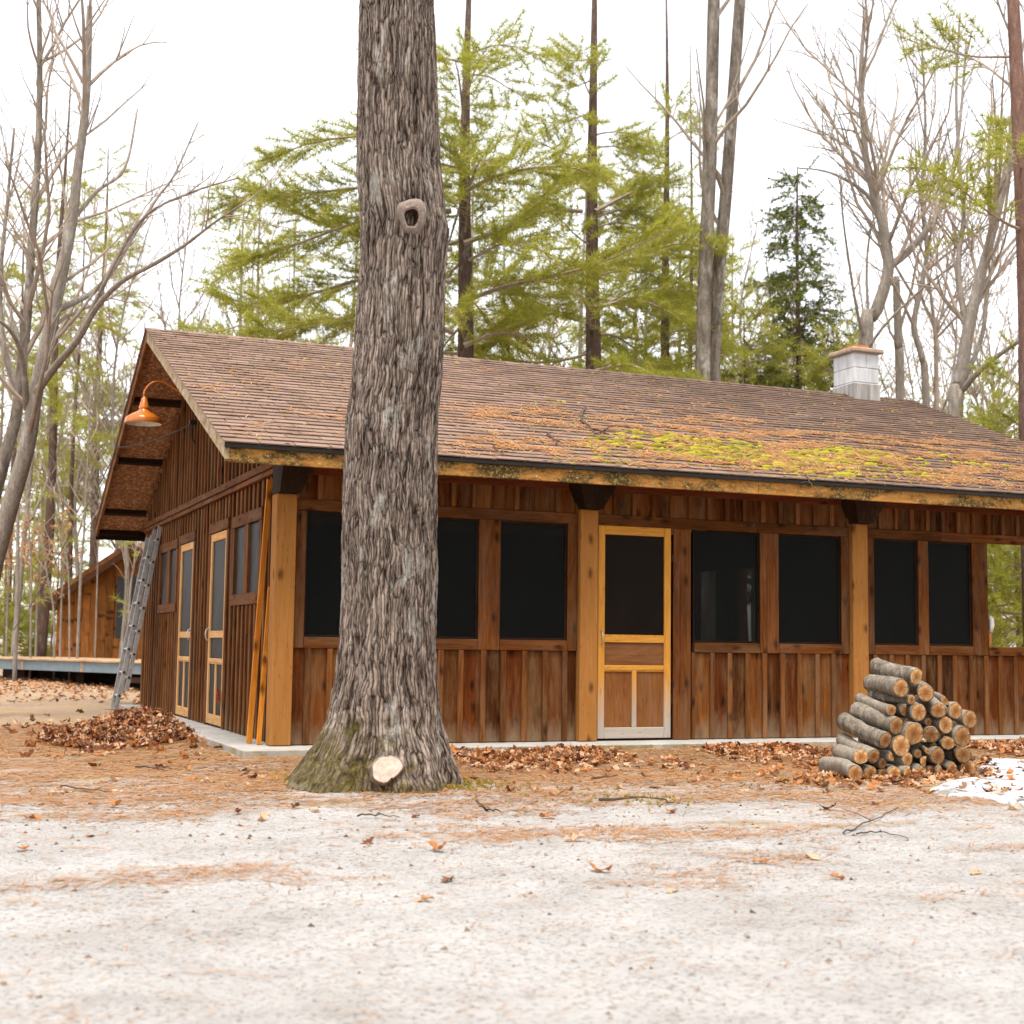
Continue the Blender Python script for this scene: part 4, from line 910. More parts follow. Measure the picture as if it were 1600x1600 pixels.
def beech(t, n, seed):
    br = [c for c in t.children if c.name.startswith('branches')][0]; g = np.random.default_rng(seed); co = np.empty(len(br.data.vertices)*3, np.float32); br.data.vertices.foreach_get('co', co); co = co.reshape(-1, 3)
    P = co[g.integers(0, len(co), n)].astype(float)+g.normal(0, .05, (n, 3)); V = needles(P, np.tile([0, 0, -.3], (n, 1)), g, 3, .12, .05, .8)
    link('leaves', make_mesh('leaves', V, None, np.arange(len(V)).reshape(-1, 3), [M_BEECH]), WL[t.name], t, stuff=True)
for k, u in enumerate((12, 58, 96)):
    t = bare_tree('beech_sapling', ('small beech with dry orange leaves at the far left', 'small beech with dry leaves left of the dark trunked pine', 'small beech with dry leaves at the far cabin corner')[k], [(px_path([(u, 940), (u+4, 880), (u+2, 820)], 33, gb(u, 33)), .03, .01)], M_GBARK, 90+k, (2, 2.4, 2), 3, 'beech saplings with dry leaves', sc=1.1)
    beech(t, 90, 90+k)
FARL = ['over the gable peak', 'right of the gable peak', 'above the left roof slope', 'left of the big pine boughs', 'among the big pine boughs', 'between oak and middle pine', 'left of the middle pine', 'right of the middle pine', 'left of the hemlock', 'between hemlock and chimney', 'right of the chimney', 'by the right roof end', 'above the far cabin roof', 'at the far left beyond the deck', 'left of the far cabin', 'outside the left edge']
FAR = [(255, 48), (285, 52), (305, 46), (330, 60), (390, 55), (770, 52), (835, 48), (985, 56), (1200, 50), (1290, 58), (1420, 50), (1540, 46), (180, 62), (20, 60), (60, 70), (-10, 55)]
for k, (u, d) in enumerate(FAR):
    g = random.Random(100+k); b = gb(u, d); h = g.uniform(10, 14)
    P = crom([b, b+np.array([g.uniform(-.3, .3), 0, h*.35]), b+np.array([g.uniform(-.6, .6), 0, h*.7]), b+np.array([g.uniform(-.9, .9), 0, h])], 12)
    bare_tree('distant_bare_tree', 'thin distant bare tree seen '+FARL[k], [(P, .10, .015)], M_GBARK, 100+k, (1.8, 2.0, 2.0), 3, 'distant bare trees', sc=1.0)
FPL = ['outside the left edge', 'low behind the deck at far left', 'behind the pale sapling', 'behind the left end of the far cabin', 'over the far cabin', 'above the left roof slope', 'just left of the oak trunk', 'behind the mottled trunks', 'behind the roof end at right', 'beyond the right edge']
for k, (u, d, h, z0) in enumerate(((-40, 60, 7, .6), (20, 56, 5, .4), (45, 66, 9, 1.0), (100, 62, 12, 2), (190, 58, 13, 2), (400, 62, 12, 3), (470, 55, 13, 3), (1130, 55, 12, 3), (1540, 56, 9, 1), (1640, 48, 9, .6))):
    pine_tree('distant_pine', 'hazy distant pine '+FPL[k], gb(u, d), h, .09, (0, 0), z0, .34, 2.2, 130+k, mat=M_PINE2 if k % 2 else M_PINE, group='distant pines', nw=.018, nn=6, step=.16)
FILL = [(352, 36, 13, 4.5, 'at the left end of the ridge'), (455, 40, 14, 4.5, 'left of the oak behind the ridge'), (530, 34, 12, 5.0, 'hugging the left side of the oak trunk'), (655, 42, 15, 4, 'hidden mostly by the oak trunk'), (785, 38, 14, 4.5, 'right of the first white pine'), (850, 44, 15, 4, 'left of the middle white pine'),
        (985, 40, 14, 4, 'between the middle pine and slim dark pine'), (1150, 42, 14, 4, 'right of the two mottled trunks'), (1215, 44, 13, 4, 'left of the hemlock top'), (1500, 48, 12, 3, 'behind the leaning multi stemmed tree'), (205, 50, 13, 5, 'behind the gable peak'), (60, 56, 14, 5, 'behind the spreading bare tree'), (-15, 46, 13, 4, 'at the left frame edge'),
        (395, 33, 12, 5.2, 'over the left third of the ridge'), (740, 35, 14, 5, 'hard against the first white pine'), (895, 36, 14, 5, 'hard against the middle white pine'), (1010, 35, 13, 4.6, 'left of the slim dark pine'), (1060, 37, 14, 4.6, 'behind the slim dark pine'), (1125, 38, 12, 4.2, 'behind the two mottled trunks'), (1195, 36, 9.5, 3.8, 'low left of the hemlock'), (1285, 40, 10.5, 3.4, 'right of the hemlock'), (1455, 44, 10, 3, 'behind the slender bare tree'), (300, 50, 12, 3, 'far behind the left ridge end'), (425, 48, 15, 4, 'deep behind the left boughs'), (1345, 50, 11, 3, 'far behind the chimney'), (1545, 46, 11, 3, 'behind the leaning stems at right'), (1395, 52, 10, 2.5, 'far behind the snag')]
for k, (u, d, h, z0, lab) in enumerate(FILL):
    pine_tree('background_pine', 'airy pale green pine '+lab, gb(u, d), h, .10, (random.Random(k).uniform(-.02, .02), 0), z0, .33, 2.9, 160+k, mat=M_PINE2 if k % 3 else M_PINE, group='airy pines behind the cabin', nw=.017, nn=7, step=.13, per=1, bark=M_GBARK)
TL = [(215, 40, 'left of the gable peak'), (242, 44, 'touching the gable peak'), (270, 38, 'just right of the gable peak'), (318, 42, 'over the upper left shingles'), (410, 45, 'deep among the left boughs'), (165, 40, 'above the barn lamp'), (95, 46, 'between the left bare trees'), (1215, 40, 'left of the hemlock'), (1180, 38, 'right of the mottled trunks'),
      (1330, 44, 'behind the chimney'), (1385, 40, 'right above the chimney'), (1430, 46, 'behind the crooked tree'), (1520, 38, 'behind the leaning stems'), (1560, 42, 'near the right edge'), (800, 44, 'in the gap right of the first pine'), (875, 42, 'left of the middle pine trunk'), (960, 45, 'right of the middle pine trunk'), (20, 34, 'at the left edge by the deck'), (130, 38, 'left of the barn lamp'), (188, 36, 'close left of the gable roof'), (345, 40, 'left of the first boughs'), (380, 37, 'among the first boughs'), (1240, 46, 'in front of the hemlock top'), (1275, 38, 'right of the hemlock'), (1350, 42, 'over the chimney flue'), (1475, 36, 'left of the leaning stems'), (1590, 36, 'beside the red barked pine')]
for k, (u, d, lab) in enumerate(TL):
    g = random.Random(400+k); b = gb(u, d); h = g.uniform(9, 14); kx = [g.uniform(-.5, .5) for _ in range(4)]
    P = crom([b]+[b+R2*kx[q]*(q+1)*.5+np.array([0, 0, h*(q+1)/4]) for q in range(4)], 16); st = [(P, .075, .014)]
    for q in range(3):
        i0_ = g.randint(4, 10); p = P[i0_]; dx = g.choice((-1, 1))*g.uniform(.8, 2.0); hh = g.uniform(2.5, 4.5)
        st.append((crom([p, p+R2*dx*.45+np.array([0, 0, hh*.3]), p+R2*dx*.8+np.array([0, 0, hh*.65]), p+R2*dx+np.array([0, 0, hh])], 10), .035, .008))
    bare_tree('thin_bare_tree', 'thin grey bare tree '+lab, st, M_GBARK, 400+k, (2.0, 2.2, 2.0), 3, 'thin bare trees behind the cabin', sc=1.1)
for k, (a, d, h) in enumerate([(118, 17, 17), (138, 20, 19), (156, 16, 18), (172, 21, 20), (190, 18, 18), (207, 22, 20), (224, 17, 18), (243, 20, 19), (262, 18, 17), (100, 20, 18), (282, 23, 18), (180, 28, 22), (148, 29, 22), (214, 29, 22), (80, 24, 18)]):  # unseen pines added round the camera to block low sky and darken the eaves
    p = np.array([CAM[0]+2.5+math.sin(math.radians(a))*d, CAM[1]+1+math.cos(math.radians(a))*d, -.3])
    pine_tree('shade_pine', 'tall unseen pine added out of frame to block low sky light', p, h, .22, (0, 0), 2.5, .5, 3.6, 200+k, group='unseen pines added for shade', per=2, nn=4, nl=.9, nw=.34, step=.5, blen=1.0, tstep=.22)
#--PART3
# ------------------------------------------------------------------ the farther cabin and the deck at the left
DB = np.array([*dep(160, 1000, 30)[:2], 0.0])
deck = empty('wooden_deck', DB, 'low wooden deck with blue grey rim boards behind the ladder', 'deck')
pa = dep(232, 1021, 27); pb = dep(-60, 1014, 32); ddir = pb-pa; ddir[2] = 0; DL = np.linalg.norm(ddir); ddir /= DL; dn = np.array([-ddir[1], ddir[0], 0]);
if dn@FW < 0: dn = -dn
zt = .50; da = math.atan2(ddir[1], ddir[0])
def dpart(name, s0, s1, d0, d1, z0, z1, matf):
    c = np.array([pa[0], pa[1], 0])+ddir*(s0+s1)/2+dn*(d0+d1)/2; c[2] = (z0+z1)/2
    m = matf('x') if callable(matf) else matf
    return link(name, cbox_mesh(s1-s0, d1-d0, z1-z0, m, .005), c, deck, (0, 0, da))
k = 0; x = 0.0
while x < DL:
    x1 = min(x+2.35, DL); dpart('rim_board', x+.05, x1-.05, 0, .05, zt-.24, zt-.04, M_RIM); dpart('joist_end', x-.05, x+.05, .0, .12, zt-.24, zt-.042, grey_w)
    x = x1
for k in range(16): dpart('deck_board', -.05, DL, -.03+k*.145, -.03+k*.145+.138, zt-.038, zt, grey_w)
for sx in (.6, 3.0, 5.4, 7.8): dpart('pier', sx, sx+.3, .45, .8, -.3, zt-.24, dark_w)
dpart('brace_board', .0, 2.0, .9, .94, .05, .16, grey_w); dpart('under_deck_shade', -.1, DL, 1.0, 1.1, -.3, zt-.05, dark_w)  # dark sheet behind the rim stands in for shade in the under-deck void
FC = np.array([*dep(170, 1000, 37)[:2], 0.0])
fcab = empty('small_cabin', FC, 'small orange brown plank cabin with gable roof among saplings at left', 'cabin')
fa = dep(88, 1000, 37.5); fb = dep(345, 1000, 36); fd = fb-fa; fd[2] = 0; FL = np.linalg.norm(fd); fd /= FL; fnn = np.array([-fd[1], fd[0], 0])
if fnn@FW < 0: fnn = -fnn
fang = math.atan2(fd[1], fd[0]); ZB = .2
def fpt(s, d, z): return np.array([fa[0], fa[1], 0])+fd*s+fnn*d+np.array([0, 0, z])
def fproj_z(u, v, d): return dep(u, v, d)[2]
APS = FL*.5; EZ = 2.05; AZ = 3.42
def fz(s): return EZ+(AZ-EZ)*(1-abs(s-APS)/APS)
fw_ = MB()
V = [fpt(0, .06, ZB), fpt(FL, .06, ZB), fpt(FL, .06, EZ-.1), fpt(APS, .06, AZ-.1), fpt(0, .06, EZ-.1)]
V += [p+fnn*3.0 for p in V]; fw_.add(V, [(1, 0, 5, 6), (2, 1, 6, 7), (0, 4, 9, 5)], [(0, 1, 2), (0, 2, 3), (0, 3, 4)])
fwall = fw_.obj('wall', far_w('z'), fcab)
n = int(FL/.24); WS0, WS1 = APS*.72, APS*.72+.55
for k in range(n):
    s0, s1 = k*FL/n+.004, (k+1)*FL/n-.004; m = MB()
    spans = [(ZB, None)] if not (s1 > WS0 and s0 < WS1) else [(ZB, .95), (2.55, None)]
    for z0, z1 in spans:
        m = MB(); za, zb = (fz(s0)-.05, fz(s1)-.05) if z1 is None else (z1, z1)
        V = [fpt(s0, .03, z0), fpt(s1, .03, z0), fpt(s1, .03, zb), fpt(s0, .03, za), fpt(s0, .058, z0), fpt(s1, .058, z0), fpt(s1, .058, zb), fpt(s0, .058, za)]
        m.add(V, [(0, 1, 2, 3), (1, 5, 6, 2), (4, 0, 3, 7), (3, 2, 6, 7)])
        c = fpt((s0+s1)/2, .03, z0); m.obj('board', far_w('z'), fwall, c)
def fbox(name, s0, s1, d0, d1, z0, z1, mat, par):
    c = fpt((s0+s1)/2, (d0+d1)/2, (z0+z1)/2); return link(name, cbox_mesh(s1-s0, d1-d0, z1-z0, mat, .006), c, par, (0, 0, fang))
win = fbox('window', WS0, WS1, .045, .055, .95, 2.55, M_BLACK, fcab)
fbox('crossbar', WS0, WS1, .0, .04, 1.66, 1.78, far_w('x'), win); fbox('sill', WS0-.1, WS1+.1, -.02, .04, .86, .95, far_w('x'), win)
for s in (WS0-.13, WS1): fbox('stile', s, s+.13, .0, .03, .95, 2.5, far_w('z'), win)
for s in (FL*.0, ): fbox('corner_board', s-.02, s+.12, .0, .03, ZB, EZ-.05, far_w('z'), fwall)
rf = MB()
for s0, z0, s1, z1 in ((-.45, EZ-.28, APS, AZ), (FL+.45, EZ-.28, APS, AZ)):
    V = [fpt(s0, -.45, z0), fpt(s1, -.45, z1), fpt(s1, 3.4, z1), fpt(s0, 3.4, z0)]; V += [p-np.array([0, 0, .10]) for p in V]
    rf.add(V, [(0, 1, 2, 3), (7, 6, 5, 4), (4, 5, 1, 0), (5, 6, 2, 1), (6, 7, 3, 2), (7, 4, 0, 3)])
rfo = rf.obj('roof', M_SHIN, fcab)
for s0, z0, s1, z1 in ((-.45, EZ-.28, APS, AZ), (APS+.004, AZ, FL+.45, EZ-.28)):
    m = MB(); V = [fpt(s, d, z+dz) for d in (-.49, -.452) for s, z, dz in ((s0, z0, .0), (s1, z1, .0), (s1, z1, -.15), (s0, z0, -.15))]
    m.add(V, [(0, 3, 2, 1), (4, 5, 6, 7), (0, 1, 5, 4), (2, 3, 7, 6)]); m.obj('rake_board', trim_w('x'), rfo)

# ------------------------------------------------------------------ ladder, leaning lumber, lamp, cable
lt = np.array([XW-.05, 7.1, 2.38]); lf = on(186, 1108, 'y', 7.1); lf = np.array([lf[0], 7.1, gz(lf[0], 7.1)-.02])
lad = empty('extension_ladder', lf, 'weathered aluminium extension ladder leaning on the side wall', 'ladder')
ax_ = lt-lf; LL = np.linalg.norm(ax_); ax_ /= LL; wy = np.array([0, 1.0, 0]); od = np.cross(wy, ax_)
if od[0] > 0: od = -od
def lbeam(name, y0, o0, s0, s1, wdt, thk, mat):
    m = MB(); c = lf+ax_*s0; 
    def P(s, o_, y): return lf+ax_*s+od*o_+wy*y
    # C channel rail: web plus two flanges
    for (oa, ob_, ya, yb) in ((o0, o0+wdt, y0, y0+thk*.3), (o0, o0+.008, y0+thk*.3, y0+thk), (o0+wdt-.008, o0+wdt, y0+thk*.3, y0+thk)):
        V = [P(s, o_, y) for s in (s0, s1) for o_, y in ((oa, ya), (ob_, ya), (ob_, yb), (oa, yb))]
        m.add(V, [(0, 1, 5, 4), (1, 2, 6, 5), (2, 3, 7, 6), (3, 0, 4, 7), (0, 3, 2, 1), (4, 5, 6, 7)])
    return m.obj(name, mat, lad, lf+ax_*(s0+s1)/2)
for o0, s0, s1, yy in ((-.04, .25, LL+.02, -.02), (.034, 0.0, LL-.12, .0)):
    lbeam('rail', -.20+yy, o0, s0, s1, .052, .03, M_ALU); lbeam('rail', .20-yy, o0, s0, s1, .052, .03, M_ALU)
    s = s0+.18
    while s < s1-.1:
        m = MB(); c = lf+ax_*s+od*(o0+.026); m.tube([c-wy*(.205-yy), c+wy*(.225-yy)], .016, 8); r = m.obj('rung', M_ALU, lad, c)
        m = MB(); m.tube([c-wy*(.2085-yy), c-wy*(.2045-yy)], .017, 10); m.obj('rung_end', M_HOLE, r, c); s += .305
for k, (bu, bv, tu, tv, lab, w) in enumerate(((389, 1161, 419, 775, 'longer orange lumber board leaning beside the corner post', .085), (404, 1163, 413, 960, 'shorter orange lumber board leaning beside the corner post', .07))):
    yb = .30 if k == 0 else .24
    p0 = on(bu, bv, 'z', .004); p1 = np.array([.045, .50 if k == 0 else .36, 2.36 if k == 0 else 1.38]); p0 = np.array([p0[0], p0[1], .004]); d = p1-p0; l = np.linalg.norm(d); d /= l
    a = np.cross(d, [1, 0, 0]); a /= np.linalg.norm(a); b = np.cross(a, d); m = MB()
    V = [p0+d*s+a*p*w/2*0.5+b*q*.014 for s in (0, l) for p, q in ((-1, -1), (1, -1), (1, 1), (-1, 1))]
    V = [p0+d*s+a*p*.018+b*q*w/2*.55 for s in (0, l) for p, q in ((-1, -1), (1, -1), (1, 1), (-1, 1))]
    m.add(V, [(0, 1, 5, 4), (1, 2, 6, 5), (2, 3, 7, 6), (3, 0, 4, 7), (3, 2, 1, 0), (4, 5, 6, 7)]); o = m.obj('lumber_board', lumber_w('z'), None, p0); tag(o, lab, 'board', 'lumber leaning at the corner')
lc = on(224.4, 652, 'y', 4.45); lamp = empty('gooseneck_lamp', lc, 'orange enamel gooseneck barn lamp on the gable', 'lamp')
m = MB(); m.lathe([(.206, -.075), (.21, -.066), (.204, -.02), (.196, -.006), (.13, .038), (.075, .066), (.056, .082), (.05, .10)], lc, 40); o = m.obj('shade', M_ORANGE, lamp, lc, True)
m = MB(); m.lathe([(.203, -.076), (.20, -.022), (.19, -.010), (.128, .032), (.05, .06), (.001, .068)], lc, 40); m.obj('shade_lining', M_LAMPIN, lamp, lc, True)
m = MB(); m.lathe([(.055, .098), (.058, .12), (.05, .128), (.05, .15), (.045, .155), (.045, .175), (.036, .182), (.034, .215), (.016, .235), (.002, .24)], lc, 24); m.obj('socket', M_ORANGE, lamp, lc, True)
m = MB(); m.lathe([(.002, -.055), (.03, -.045), (.04, -.02), (.035, .01), (.02, .03), (.018, .06)], lc, 16); m.obj('bulb', M_WHITE, lamp, lc, True)
Pa = crom([lc+np.array([0, 0, .22]), lc+np.array([0.0, 0, .30]), lc+np.array([.07, 0, .40]), lc+np.array([.2, 0, .43]), lc+np.array([.40, 0, .33]), np.array([XW-.03, lc[1], lc[2]+.21])], 24)
m = MB(); m.tube(Pa, .0125, 10); m.obj('arm', M_ORANGE, lamp, lc, True)
m = MB(); c = np.array([XW-.032, lc[1], lc[2]+.21]); m.tube([c, c+np.array([.03, 0, 0])], .06, 16); m.obj('wall_plate', M_ORANGE, lamp, c)
ca = on(303, 660, 'x', XW-.05); cb = on(183, 699, 'x', RX0-.02); cc = dep(120, 811, 24); c2 = dep(20, 985, 30)
def sag(a, b, s, n=14): return [a+(b-a)*t-np.array([0, 0, s*4*t*(1-t)]) for t in np.linspace(0, 1, n)]
m = MB(); m.tube(np.array(sag(ca, cb, .06)[:-1]+sag(cb, cc, .10)[:-1]+sag(cc, c2, .15)), .008, 5); o = m.obj('power_cable', M_CABLE, None, ca); tag(o, 'thin black service cable strung from the gable down to the left', 'cable')
m = MB(); m.tube([ca+np.array([0.05, 0, 0]), ca+np.array([-.05, 0, 0])], .03, 10); m.tube([ca+np.array([-.02, 0, 0]), ca+np.array([-.02, 0, -.18]), ca+np.array([.03, 0, -.26])], .010, 5); o = m.obj('cable_bracket', M_BLACK, None, ca); tag(o, 'black cable bracket on gable wall under the rake', 'bracket')
hp = on(1546, 978, 'y', .12); ho = empty('hanging_tool', hp, 'small white and orange handled object hanging behind the open bay post', 'tool')
m = MB(); m.tube([hp+np.array([.0, 0, .10]), hp+np.array([.025, 0, .07]), hp+np.array([.03, 0, 0]), hp+np.array([.012, 0, -.07])], [.022, .03, .03, .02], 8); m.obj('body', M_WHITE, ho, hp, True)
m = MB(); m.tube([hp+np.array([-.03, 0, .12]), hp+np.array([-.025, 0, -.04])], .018, 6); m.obj('strap', M_BLACK, ho, hp)
m = MB(); m.tube([hp+np.array([.0, 0, -.075]), hp+np.array([.0, 0, -.2])], .02, 8); m.obj('grip', M_ORANGE, ho, hp)

# ------------------------------------------------------------------ firewood pile
LOGS = [(925, 468, 100, 670, 400), (830, 540, 105, 640, 510), (985, 570, 100, 890, 530), (895, 613, 62, 0, 0), (1110, 615, 62, 1030, 585), (770, 680, 68, 570, 605), (860, 680, 72, 800, 650), (940, 690, 105, 0, 0), (1065, 680, 92, 985, 610),
        (1170, 682, 100, 0, 0), (800, 775, 105, 550, 682), (1260, 735, 105, 0, 0), (1110, 770, 105, 0, 0), (910, 825, 138, 0, 0), (1020, 830, 92, 955, 765), (733, 865, 95, 470, 742), (1215, 845, 122, 0, 0), (830, 900, 128, 0, 0), (1125, 885, 80, 1050, 862),
        (1000, 932, 40, 925, 890), (660, 965, 82, 460, 862), (1060, 965, 100, 0, 0), (1220, 955, 98, 1110, 930), (580, 970, 92, 450, 935), (985, 1000, 68, 920, 975), (870, 985, 80, 0, 0), (775, 965, 62, 0, 0), (545, 1085, 100, 360, 1022), (640, 1082, 90, 0, 0),
        (790, 1075, 82, 675, 1015), (880, 1072, 82, 0, 0), (960, 1068, 75, 0, 0), (1085, 1065, 80, 0, 0), (1250, 1045, 95, 1160, 1030), (1150, 1040, 70, 0, 0),
        (715, 1010, 62, 0, 0), (1035, 905, 48, 0, 0), (935, 950, 55, 0, 0), (1015, 1055, 60, 0, 0), (1165, 965, 62, 0, 0), (715, 1075, 66, 0, 0), (1085, 840, 46, 0, 0), (868, 752, 52, 0, 0), (1000, 752, 50, 0, 0), (1190, 770, 52, 0, 0), (1195, 1060, 60, 0, 0)]
endm = []
for q in range(5):
    g = random.Random(500+q); K = 22; ph = [g.uniform(0, 6.28) for _ in range(3)]
    rr = [.062*(1+.06*math.sin(2*t+ph[0])+.035*math.sin(3*t+ph[1])+.02*math.sin(7*t+ph[2])) for t in np.arange(K)*2*math.pi/K]
    V = [(0, -.002, 0)]+[(r*.55*math.cos(t), -.0025+g.uniform(-.001, .001), r*.55*math.sin(t)) for r, t in zip(rr, np.arange(K)*2*math.pi/K)]+[(r*math.cos(t), g.uniform(-.001, .002), r*math.sin(t)) for r, t in zip(rr, np.arange(K)*2*math.pi/K)]
    T = [(0, 1+k, 1+(k+1) % K) for k in range(K)]; Qd = [(1+k, 1+K+k, 1+K+(k+1) % K, 1+(k+1) % K) for k in range(K)]
    endm.append((make_mesh('cut_end', V, Qd, T, [M_LEND]), rr))
for q in range(3):                                           # split pieces: a flat face cut through the round
    g = random.Random(520+q); K = 22; th0 = g.uniform(0, 6.28); dd_ = g.uniform(.05, .35)*.062
    rr = []
    for t in np.arange(K)*2*math.pi/K:
        c_ = math.cos(t-th0); rr.append(min(.062*(1+.05*math.sin(3*t+q)), dd_/c_ if c_ > .05 else 1))
    V = [(0, -.002, 0)]+[(r*.55*math.cos(t), -.0025+g.uniform(-.001, .001), r*.55*math.sin(t)) for r, t in zip(rr, np.arange(K)*2*math.pi/K)]+[(r*math.cos(t), g.uniform(-.001, .002), r*math.sin(t)) for r, t in zip(rr, np.arange(K)*2*math.pi/K)]
    endm.append((make_mesh('cut_end', V, [(1+k, 1+K+k, 1+K+(k+1) % K, 1+(k+1) % K) for k in range(K)], [(0, 1+k, 1+(k+1) % K) for k in range(K)], [M_LEND]), rr))
info = []
for k, (ex, ey, dm, fx, fy) in enumerate(LOGS):
    u, v = 1200+ex/4, 940+ey/4
    p = on(u, v, 'y', -3.12); yf = -3.12+(p[0]-3.7)*.14+max(0, p[2])*.12+nr.uniform(-.03, .03)+(.10 if k > 34 else 0); E_ = on(u, v, 'y', yf)
    r = dm/4/2/FPX*((E_-CAM)@FW)*1.04
    if fx: F_ = on(1200+fx/4, 940+fy/4, 'y', yf+.46); F_ = E_+(F_-E_)*1.0; F_[2] = min(F_[2], E_[2]+.13)
    else: F_ = E_+np.array([nr.uniform(-.05, .05), .45, nr.uniform(.0, .05)])
    if E_[2] < r-.1: E_[2] = r-.105
    info.append((E_, F_, r))
order = sorted(range(len(info)), key=lambda k: info[k][0][2]); rows = {}
for q, k in enumerate(order): rows.setdefault(min(4, q//10), []).append(k)
RN = ['ground row', 'second row', 'third row', 'fourth row', 'top of the pile']; ON = ['leftmost', 'second', 'third', 'fourth', 'fifth', 'sixth', 'seventh', 'eighth', 'ninth', 'tenth', 'eleventh']
for rr_, ks in rows.items():
    ks.sort(key=lambda k: info[k][0][0])
    for c_, k in enumerate(ks):
        E_, F_, r = info[k]; g = random.Random(700+k); me_, prof = endm[5+k % 3] if k in (4, 6, 19, 24, 26, 32, 30) else endm[k % 5]; K = 22
        d = F_-E_; l = np.linalg.norm(d); d /= l; A = np.cross(d, [0, 0, 1.]); A /= np.linalg.norm(A); B = np.cross(A, d); A = -A if A[0] < 0 else A
        nR = 18; V = []; bend = np.array([g.uniform(-.03, .03), 0, g.uniform(-.02, .025)]); kn = g.uniform(.25, .8); ka = g.uniform(0, 6.28)
        for a in range(nR):
            t = a/(nR-1); c = E_+d*l*t+bend*math.sin(t*math.pi); sc_ = r/.062*(1+.05*math.sin(t*5+k)+.04*t)
            for b_ in range(K):
                th_ = b_*2*math.pi/K; q = prof[b_]*sc_*(1+.07*noise.noise(Vector((math.cos(th_)*3, math.sin(th_)*3, t*5+k)))+.05*noise.noise(Vector((math.cos(th_)*9, math.sin(th_)*9, t*14+k))))
                q += .018*math.exp(-((t-kn)/.09)**2-(((th_-ka+math.pi) % (2*math.pi)-math.pi)/.5)**2)*(k % 3 == 0)
                V.append(c+A*math.cos(th_)*q+B*math.sin(th_)*q)
        Qs = [(a*K+b_, a*K+(b_+1) % K, (a+1)*K+(b_+1) % K, (a+1)*K+b_) for a in range(nR-1) for b_ in range(K)]
        m = MB(); m.add(V, Qs, [((nR-1)*K, (nR-1)*K+b_, (nR-1)*K+b_+1) for b_ in range(1, K-1)]+[(0, b_+1, b_) for b_ in range(1, K-1)])
        lo = m.obj('firewood_log', M_LOGB, None, E_, smooth=True)
        lab = 'cut firewood log in the %s of the pile, %s from the left' % (RN[rr_], ON[c_]) if c_ else 'leftmost cut firewood log in the %s of the pile' % RN[rr_]
        if rr_ == 4: lab = lab.replace('in the top of the pile of the pile', 'at the top of the pile').replace('in the top of the pile', 'at the top of the pile').replace(' of the pile of the pile', ' of the pile')
        tag(lo, lab, 'log', 'stacked firewood')
        ce = link('cut_end', me_, E_, lo); Mx = Matrix((A, d, B)).transposed(); ce.rotation_euler = Mx.to_euler(); s_ = r/.062*.985; ce.scale = (s_, 1, s_); ce.location = Vector(-d*.004)

# ------------------------------------------------------------------ snow
SN = [(1452, 1237), (1470, 1229), (1500, 1225), (1528, 1222), (1549, 1217), (1538, 1208), (1530, 1203), (1545, 1195), (1541, 1187), (1570, 1186), (1610, 1189), (1680, 1195), (1740, 1215), (1700, 1245), (1640, 1254), (1600, 1256), (1572, 1254), (1545, 1247), (1510, 1244), (1478, 1242)]
P = crom([on(u, v, 'z', -.09) for u, v in SN]+[on(*SN[0], 'z', -.09)], 120)[:-1]; cen = P.mean(0); SNP, SNC = P, cen; m = MB(); K = len(P); V = []
for s, h in ((1.02, -.03), (1.0, .010), (.975, .024), (.93, .034), (.8, .044), (.5, .05), (.02, .055)):
    for k in range(K):
        q = cen+(P[k]-cen)*s*(1+.07*noise.noise(Vector((k*.5, s*3, 0)))); V.append((q[0], q[1], gz(q[0], q[1])+h+.008*noise.noise(Vector((q[0]*6, q[1]*6, 0)))))
for q in range(6): m.add(V[q*K:(q+2)*K], [(k, (k+1) % K, K+(k+1) % K, K+k) for k in range(K)])
o = m.obj('snow_patch', M_SNOW, None, cen, smooth=True); tag(o, 'thin melting snow patch right of the firewood pile', None, None, 'stuff')

# ------------------------------------------------------------------ fallen leaves
tt = np.array([0, .2, .36, .55, .70, .84, 1.0]); ww = np.array([.02, .25, .12, .31, .14, .24, .02])
def leaf_batch(name, label, pts, seed, size=(.09, .16), flat=.25, mats_p=(.25, .3, .25, .2)):
    g = np.random.default_rng(seed); Vs = []; Qs = []; mi = []; n = 0; nt = len(tt)
    base = np.array([[(0, y-.5, 0) for y in tt], [(-w, y-.5+.04, 0) for y, w in zip(tt, ww)], [(w, y-.5+.04, 0) for y, w in zip(tt, ww)]]).reshape(-1, 3)
    q0 = np.array([(nt+k, k, k+1, nt+k+1) for k in range(nt-1)]+[(k, 2*nt+k, 2*nt+k+1, k+1) for k in range(nt-1)])
    for (x, y, z, up) in pts:
        s = g.uniform(*size); V = base*s
        cu, be = g.uniform(-.3, .9), g.uniform(-1.0, 1.4); V[:, 2] += cu*np.abs(V[:, 0])*.9+be*V[:, 1]**2/s*1.1+g.normal(0, .06*s, len(V))
        a = g.uniform(0, 6.283); tx, ty = g.normal(0, flat*(1+up), 2); ca, sa = math.cos(a), math.sin(a)
        Rz = np.array([[ca, -sa, 0], [sa, ca, 0], [0, 0, 1]]); Rx = np.array([[1, 0, 0], [0, math.cos(tx), -math.sin(tx)], [0, math.sin(tx), math.cos(tx)]]); Ry = np.array([[math.cos(ty), 0, math.sin(ty)], [0, 1, 0], [-math.sin(ty), 0, math.cos(ty)]])
        V = V@(Rz@Rx@Ry).T+np.array([x, y, z]); Vs.append(V); Qs.append(q0+n); n += len(V); mi += [int(g.choice(4, p=mats_p))]*len(q0)
    me = make_mesh(name, np.concatenate(Vs), np.concatenate(Qs), None, M_LEAF, mi); o = link(name, me); tag(o, label, None, None, 'stuff'); return o
pts = []
PC = np.array([-.62, 3.2]); 
